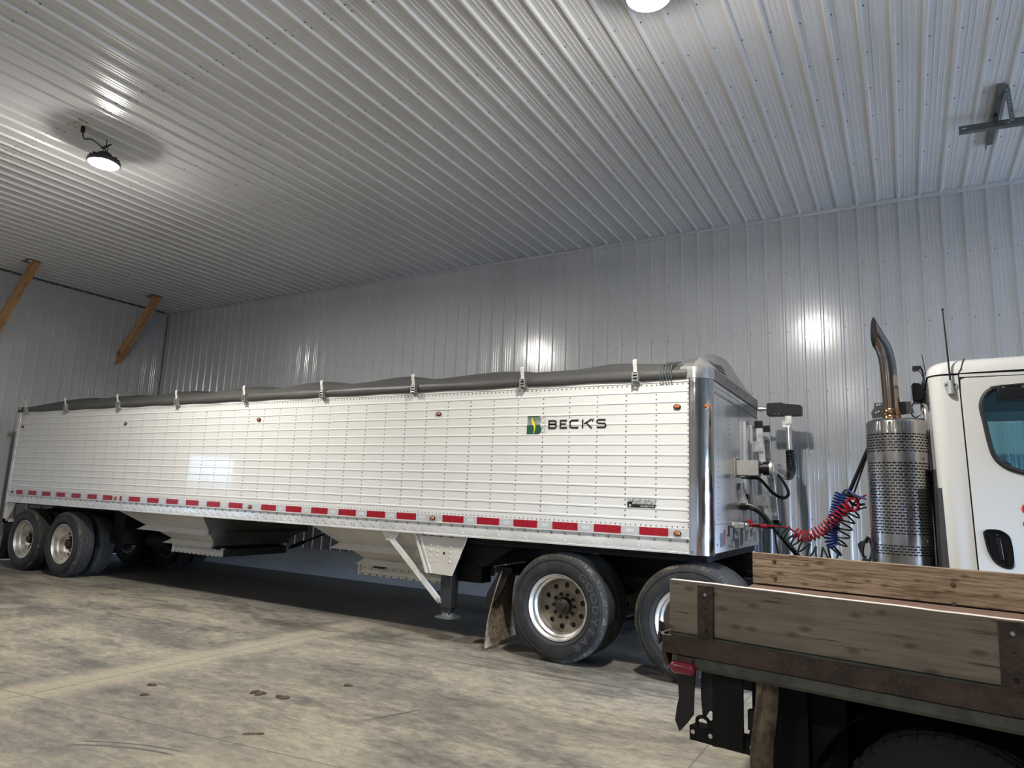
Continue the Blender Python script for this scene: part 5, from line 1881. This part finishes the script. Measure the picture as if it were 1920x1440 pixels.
# ------------------------------------------------------------------ flatbed truck in the foreground
def flatbed():
    t = thing('flatbed_truck', 'rusty flatbed truck with wooden sideboards, cut off at the lower right corner', 'truck', (-.952, 3.146, 0), math.radians(-8.86), local=True)
    LEN = 3.1
    def B(mb, *a, **k):
        return mb.build(*a, parent=t, **k)
    # near sideboard
    mb = MB()
    n = 30
    rnd = random.Random(11)
    tops = [1.215 - .010 * (i / n) + rnd.uniform(-.0025, .001) for i in range(n + 1)]
    rows = []
    for i in range(n + 1):
        x = LEN * i / n
        z = tops[i]
        rows.append([(x, 0, .988), (x, 0, z), (x, .038, z), (x, .038, .988)])
    for j, mm in ((0, 0), (1, 1), (2, 0), (3, 0)):
        mb.grid([[r[j], r[(j + 1) % 4]] for r in rows], mm, False)
    mb.add(rows[0], [(0, 1, 2, 3)])
    mb.add(rows[-1], [(3, 2, 1, 0)])
    nb = mb.build('sideboard', ['board', 'board_edge'], t, bevel=.003)
    nb['label'] = 'near grey board with pale top edge'
    # far sideboard
    mb = MB()
    mb.box(-.412, LEN, 2.24, 2.285, .995, 1.215)
    fb = mb.build('sideboard', 'boardold', t, bevel=.004)
    fb['label'] = 'far weathered brown board'
    for x, z in ((-.253, 1.165), (-.25, 1.045), (.845, 1.12), (.845, 1.0), (2.1, 1.12), (2.1, 1.02)):
        MB().dome((x, 2.24, z), (0, -1, 0), .016, .008, 8).build('board_bolt', 'rust', fb)
    # stake straps on the near board
    for x0, x1 in ((.137, .209), (1.218, 1.300), (2.3, 2.38)):
        mb = MB()
        mb.box(x0, x1, -.012, 0, .845, 1.205)
        s = mb.build('stake_strap', 'rust', t, bevel=.002)
        for z in (1.165, 1.105, 1.015):
            m = MB()
            m.dome(((x0 + x1) / 2 + .002, -.012, z), (0, -1, 0), .009 if z != 1.105 else .006, .007 if z != 1.105 else .001, 8)
            m.build('strap_bolt', 'galv' if z > 1.15 else 'hub', s)
    # rub rail and sill
    mb = MB()
    mb.box(0, LEN, -.050, -.040, .905, .978)
    mb.box(0, LEN, -.050, -.012, .972, .978)
    B(mb, 'rub_rail', 'rust', bevel=.002)
    mb = MB()
    mb.box(.0, LEN, -.01, .012, .90, .985)
    mb.prism([(.03, -.035, .90), (.03, -.038, .862), (.03, -.025, .848), (.03, .05, .845), (.03, .05, .90)], (LEN - .03, 0, 0))
    B(mb, 'side_sill', 'sill')
    mb = MB()
    mb.prism([(-.012, -.05, .978), (-.035, -.03, .985), (-.035, .14, .985), (-.035, .14, .86), (-.02, .0, .84), (-.012, -.05, .90)], (.02, 0, 0))
    mb.prism([(-.03, -.02, 1.03), (-.03, .06, 1.0), (-.03, .05, .97), (-.03, -.03, .93)], (-.015, 0, 0))
    mb.box(.06, .13, -.045, -.035, .845, .900)
    B(mb, 'corner_cap', 'rust', bevel=.002)
    # deck
    mb = MB()
    mb.prism([(.0, .04, .965), (LEN, .04, .965), (LEN, 2.24, .965), (-.41, 2.24, .965)], (0, 0, .02))
    B(mb, 'deck', 'deckwood')
    mb = MB()
    mb.prism([(-.005, .04, .85), (-.025, .04, .85), (-.435, 2.285, .85), (-.415, 2.285, .85)], (0, 0, .125))
    B(mb, 'rear_rail', 'rust')
    mb = MB()
    mb.box(-.42, LEN, 2.285, 2.30, .85, .99)
    B(mb, 'side_sill', 'rust')
    for i in range(6):
        MB().box(.1 + i * .55, .16 + i * .55, .04, 2.24, .86, .965).build('cross_bearer', 'chassis', t)
    for y in (.72, 1.5):
        MB().box(-.1, LEN + .4, y, y + .07, .62, .86).build('frame_rail', 'chassis', t)
    # tail lamp
    m = MB()
    prof = [(.0005, -.058), (.012, -.056), (.019, -.048), (.021, -.035), (.021, .035), (.019, .048), (.012, .056), (.0005, .058)]
    m.lathe(prof, (0, 0, 0), 'x', 20)
    m.v = [(.088 + p[0] * 1.0, -.050 + p[1] * .9, .852 + p[2] * 1.2) for p in m.v]
    B(m, 'tail_lamp', 'lampred')
    # rear hanging rubber, steel step plate and hitch bar
    def slab(name, pts, y, th, mat, lab=None):
        m = MB()
        m.prism([(x, y, z) for x, z in pts], (0, th, 0))
        o = m.build(name, mat, t, label=lab)
        return o
    slab('torn_flap', [(.004, .845), (.10, .845), (.098, .80), (.092, .72), (.090, .642), (.060, .60), (.025, .559), (.004, .602), (.012, .66), (.022, .70), (.018, .76), (.006, .80)], .05, .008, 'rubber')
    slab('torn_flap', [(.111, .85), (.20, .85), (.20, .66), (.175, .65), (.150, .665), (.128, .632), (.115, .637), (.108, .72)], .09, .008, 'rubber')
    slab('step_plate', [(.180, .85), (.312, .85), (.312, .548), (.178, .535)], .045, .012, 'chassis')
    m = MB()
    m.box(.070, .40, .055, .065, .535, .592)
    m.box(.070, .40, .055, .14, .583, .592)
    for x in (.085, .165):
        m.dome((x, .055, .57), (0, -1, 0), .010, .002, 8, 1)
    m.dome((.345, .055, .567), (0, -1, 0), .011, .003, 8, 1)
    m.build('hitch_bar', ['chassis', 'brace'], t, bevel=.002)
    m = MB()
    m.tube(catmull([(.10, .07, .595), (.10, .07, .625), (.125, .07, .637), (.15, .07, .625), (.15, .07, .592)], 5), .008, 8)
    m.box(.155, .20, .06, .16, .592, .625)
    m.build('hitch_loop', 'chassis', t)
    m = MB()
    for k in range(9):
        m.prism([(.315 + k * .012, .10, .60), (.327 + k * .012, .10, .60), (.321 + k * .012, .10, .62)], (0, .03, 0))
    m.box(.312, .43, .10, .13, .62, .70)
    m.build('step_tread', 'steeldark', t)
    # muddy flap ahead of the wheel and the dual rear wheels
    m = MB()
    rows = []
    for i in range(13):
        f = i / 12
        z = .85 - .62 * f
        rows.append([(.385 - .028 * math.sin(f * 2.4) + .004 * math.sin(9 * f + j) + .052 * j / 6, .0 + .06 * j / 6 + .006 * math.sin(13 * f + 2 * j), z) for j in range(7)])
    rows2 = [[(p[0] + .012, p[1] + .03, p[2]) for p in r] for r in rows]
    m.grid(rows, 0)
    m.grid(rows2, 0)
    for j in (0, 6):
        m.grid([[r[j] for r in rows], [r[j] for r in rows2]], 0)
    m.grid([rows[-1], rows2[-1]], 0)
    m.build('mud_flap', 'mud', t)
    RW = .385
    m = MB()
    prof = [(.22, -.10), (.235, -.118), (.28, -.125), (.33, -.118), (.352, -.10), (.365, -.092), (RW - .004, -.085), (RW, -.06), (RW - .012, -.05), (RW - .012, -.042), (RW, -.035), (RW, -.008), (RW - .012, -.004), (RW - .012, .004), (RW, .008), (RW, .035), (RW - .012, .042), (RW - .012, .05), (RW, .06), (.365, .092), (.33, .118), (.28, .125), (.22, .10)]
    m.lathe(prof, (0, 0, 0), 'y', 64)
    for k in range(40):
        a = 2 * PI * k / 40
        c, s_ = math.cos(a), math.sin(a)
        m.beam(((RW - .012) * c, -.096, (RW - .012) * s_), ((RW - .002) * c, -.075, (RW - .002) * s_), .03, .02, (c, 0, s_))
    base = m.build('tire', simple('dusty_tyre', (0.009, 0.0088, 0.0085), 0.8, 0, 0.5, 14), t)
    m = MB()
    m.lathe([(.222, -.085), (.21, -.095), (.205, -.06), (.19, .0), (.12, .02), (.10, -.02), (.06, -.04), (.0005, -.045)], (0, 0, 0), 'y', 40)
    rim = m.build('rim', 'rust', base)
    base.location = (1.05, .16, RW)
    for y, rz in ((.44, 0), (1.85, PI), (2.13, PI)):
        o = base.copy()
        COL.objects.link(o)
        o.parent = t
        o.location = (1.05, y, RW)
        o.rotation_euler = (0, .5, rz)
        r2 = rim.copy()
        COL.objects.link(r2)
        r2.parent = o
    m = MB()
    m.tube([(1.05, .3, RW), (1.05, 2.0, RW)], .05, 10)
    m.lathe([(.0005, -.15), (.12, -.12), (.15, 0), (.12, .12), (.0005, .15)], (1.05, 1.14, RW), 'y', 20)
    for y in (.70, 1.5):
        m.box(.4, 1.7, y, y + .08, .47, .53)
        m.box(.98, 1.12, y - .02, y + .1, .40, .62)
    m.build('rear_axle', 'chassis', t)
    m = MB()
    rows = []
    for i in range(17):
        a = math.radians(15 + 150 * i / 16)
        rows.append([(1.05 + .50 * math.cos(a), y, min(.84, RW + .47 * math.sin(a))) for y in (.06, .60)])
    m.grid(rows, 0)
    m.build('inner_fender', 'chassis', t)
    m = MB()
    m.prism([(.47, .62, .86), (LEN, .62, .86), (LEN, .62, .30), (1.7, .62, .26), (.60, .62, .26), (.50, .62, .42)], (0, .04, 0))
    m.box(.46, .50, .30, 1.9, .30, .86)
    m.box(.24, .64, .36, .40, .22, .86)
    m.box(.36, .66, .66, .70, .22, .86)
    m.build('underbed_shade_panel', 'chassis', t)  # black panels added to stand in for the shade under the bed
    # cab end of the truck, outside the photo
    m = MB()
    m.box(LEN - .05, LEN, .04, 2.24, .98, 1.9)
    m.build('headboard', 'rust', t)
    m = MB()
    m.box(LEN + .1, LEN + 1.7, .12, 2.1, .60, 1.25)
    m.prism([(LEN + .1, .2, 1.25), (LEN + 1.6, .2, 1.25), (LEN + 1.1, .3, 1.95), (LEN + .15, .3, 1.95)], (0, 1.75, 0))
    m.box(LEN + 1.7, LEN + 2.7, .2, 2.0, .60, 1.15)
    m.build('cab', 'chassis', t, bevel=.05)
    for y, rz in ((.22, 0), (2.0, PI)):
        o = base.copy()
        COL.objects.link(o)
        o.parent = t
        o.location = (LEN + 1.9, y, RW)
        o.rotation_euler = (0, .2, rz)
flatbed()

# ------------------------------------------------------------------ bits lying on the floor
def clods():
    rnd = random.Random(4)
    for x, y, w, l, lab in ((-4.36, 3.846, .055, .10, 'largest brown clod of dirt on the open floor'), (-4.14, 3.88, .04, .095, 'brown clod of dirt just right of the largest one'),
                            (-3.968, 4.414, .03, .05, 'small dark clod of dirt out towards the landing leg'), (-4.961, 3.324, .03, .05, 'small brown crumb of dirt on the pale dust strip'),
                            (-5.15, 3.50, .022, .035, 'tiny brown crumb of dirt farthest left')):
        mb = MB()
        for k in range(7):
            cx, cy = x + rnd.uniform(-.5, .5) * l, y + rnd.uniform(-.5, .5) * w
            r = rnd.uniform(.012, .022)
            rows = []
            for i in range(5):
                a = PI / 2 * i / 4
                rows.append([(cx + r * 1.5 * math.cos(a) * math.cos(b * PI / 4) * rnd.uniform(.8, 1.2), cy + r * 1.3 * math.cos(a) * math.sin(b * PI / 4) * rnd.uniform(.8, 1.2), max(0, r * .7 * math.sin(a))) for b in range(8)])
            mb.grid(rows, 0, False, True)
        tag(mb.build('dirt_clod', 'clay', None, loc=(x, y, 0), fix=False), lab, 'dirt', 'clods of dirt on the floor')
    mb = MB()
    mb.beam((-3.72, 3.20, .006), (-3.62, 3.28, .008), .012, .010)
    tag(mb.build('wood_splinter', 'boardold', None, loc=(-3.67, 3.24, 0)), 'thin splinter of wood lying on the floor in front', 'splinter')
clods()
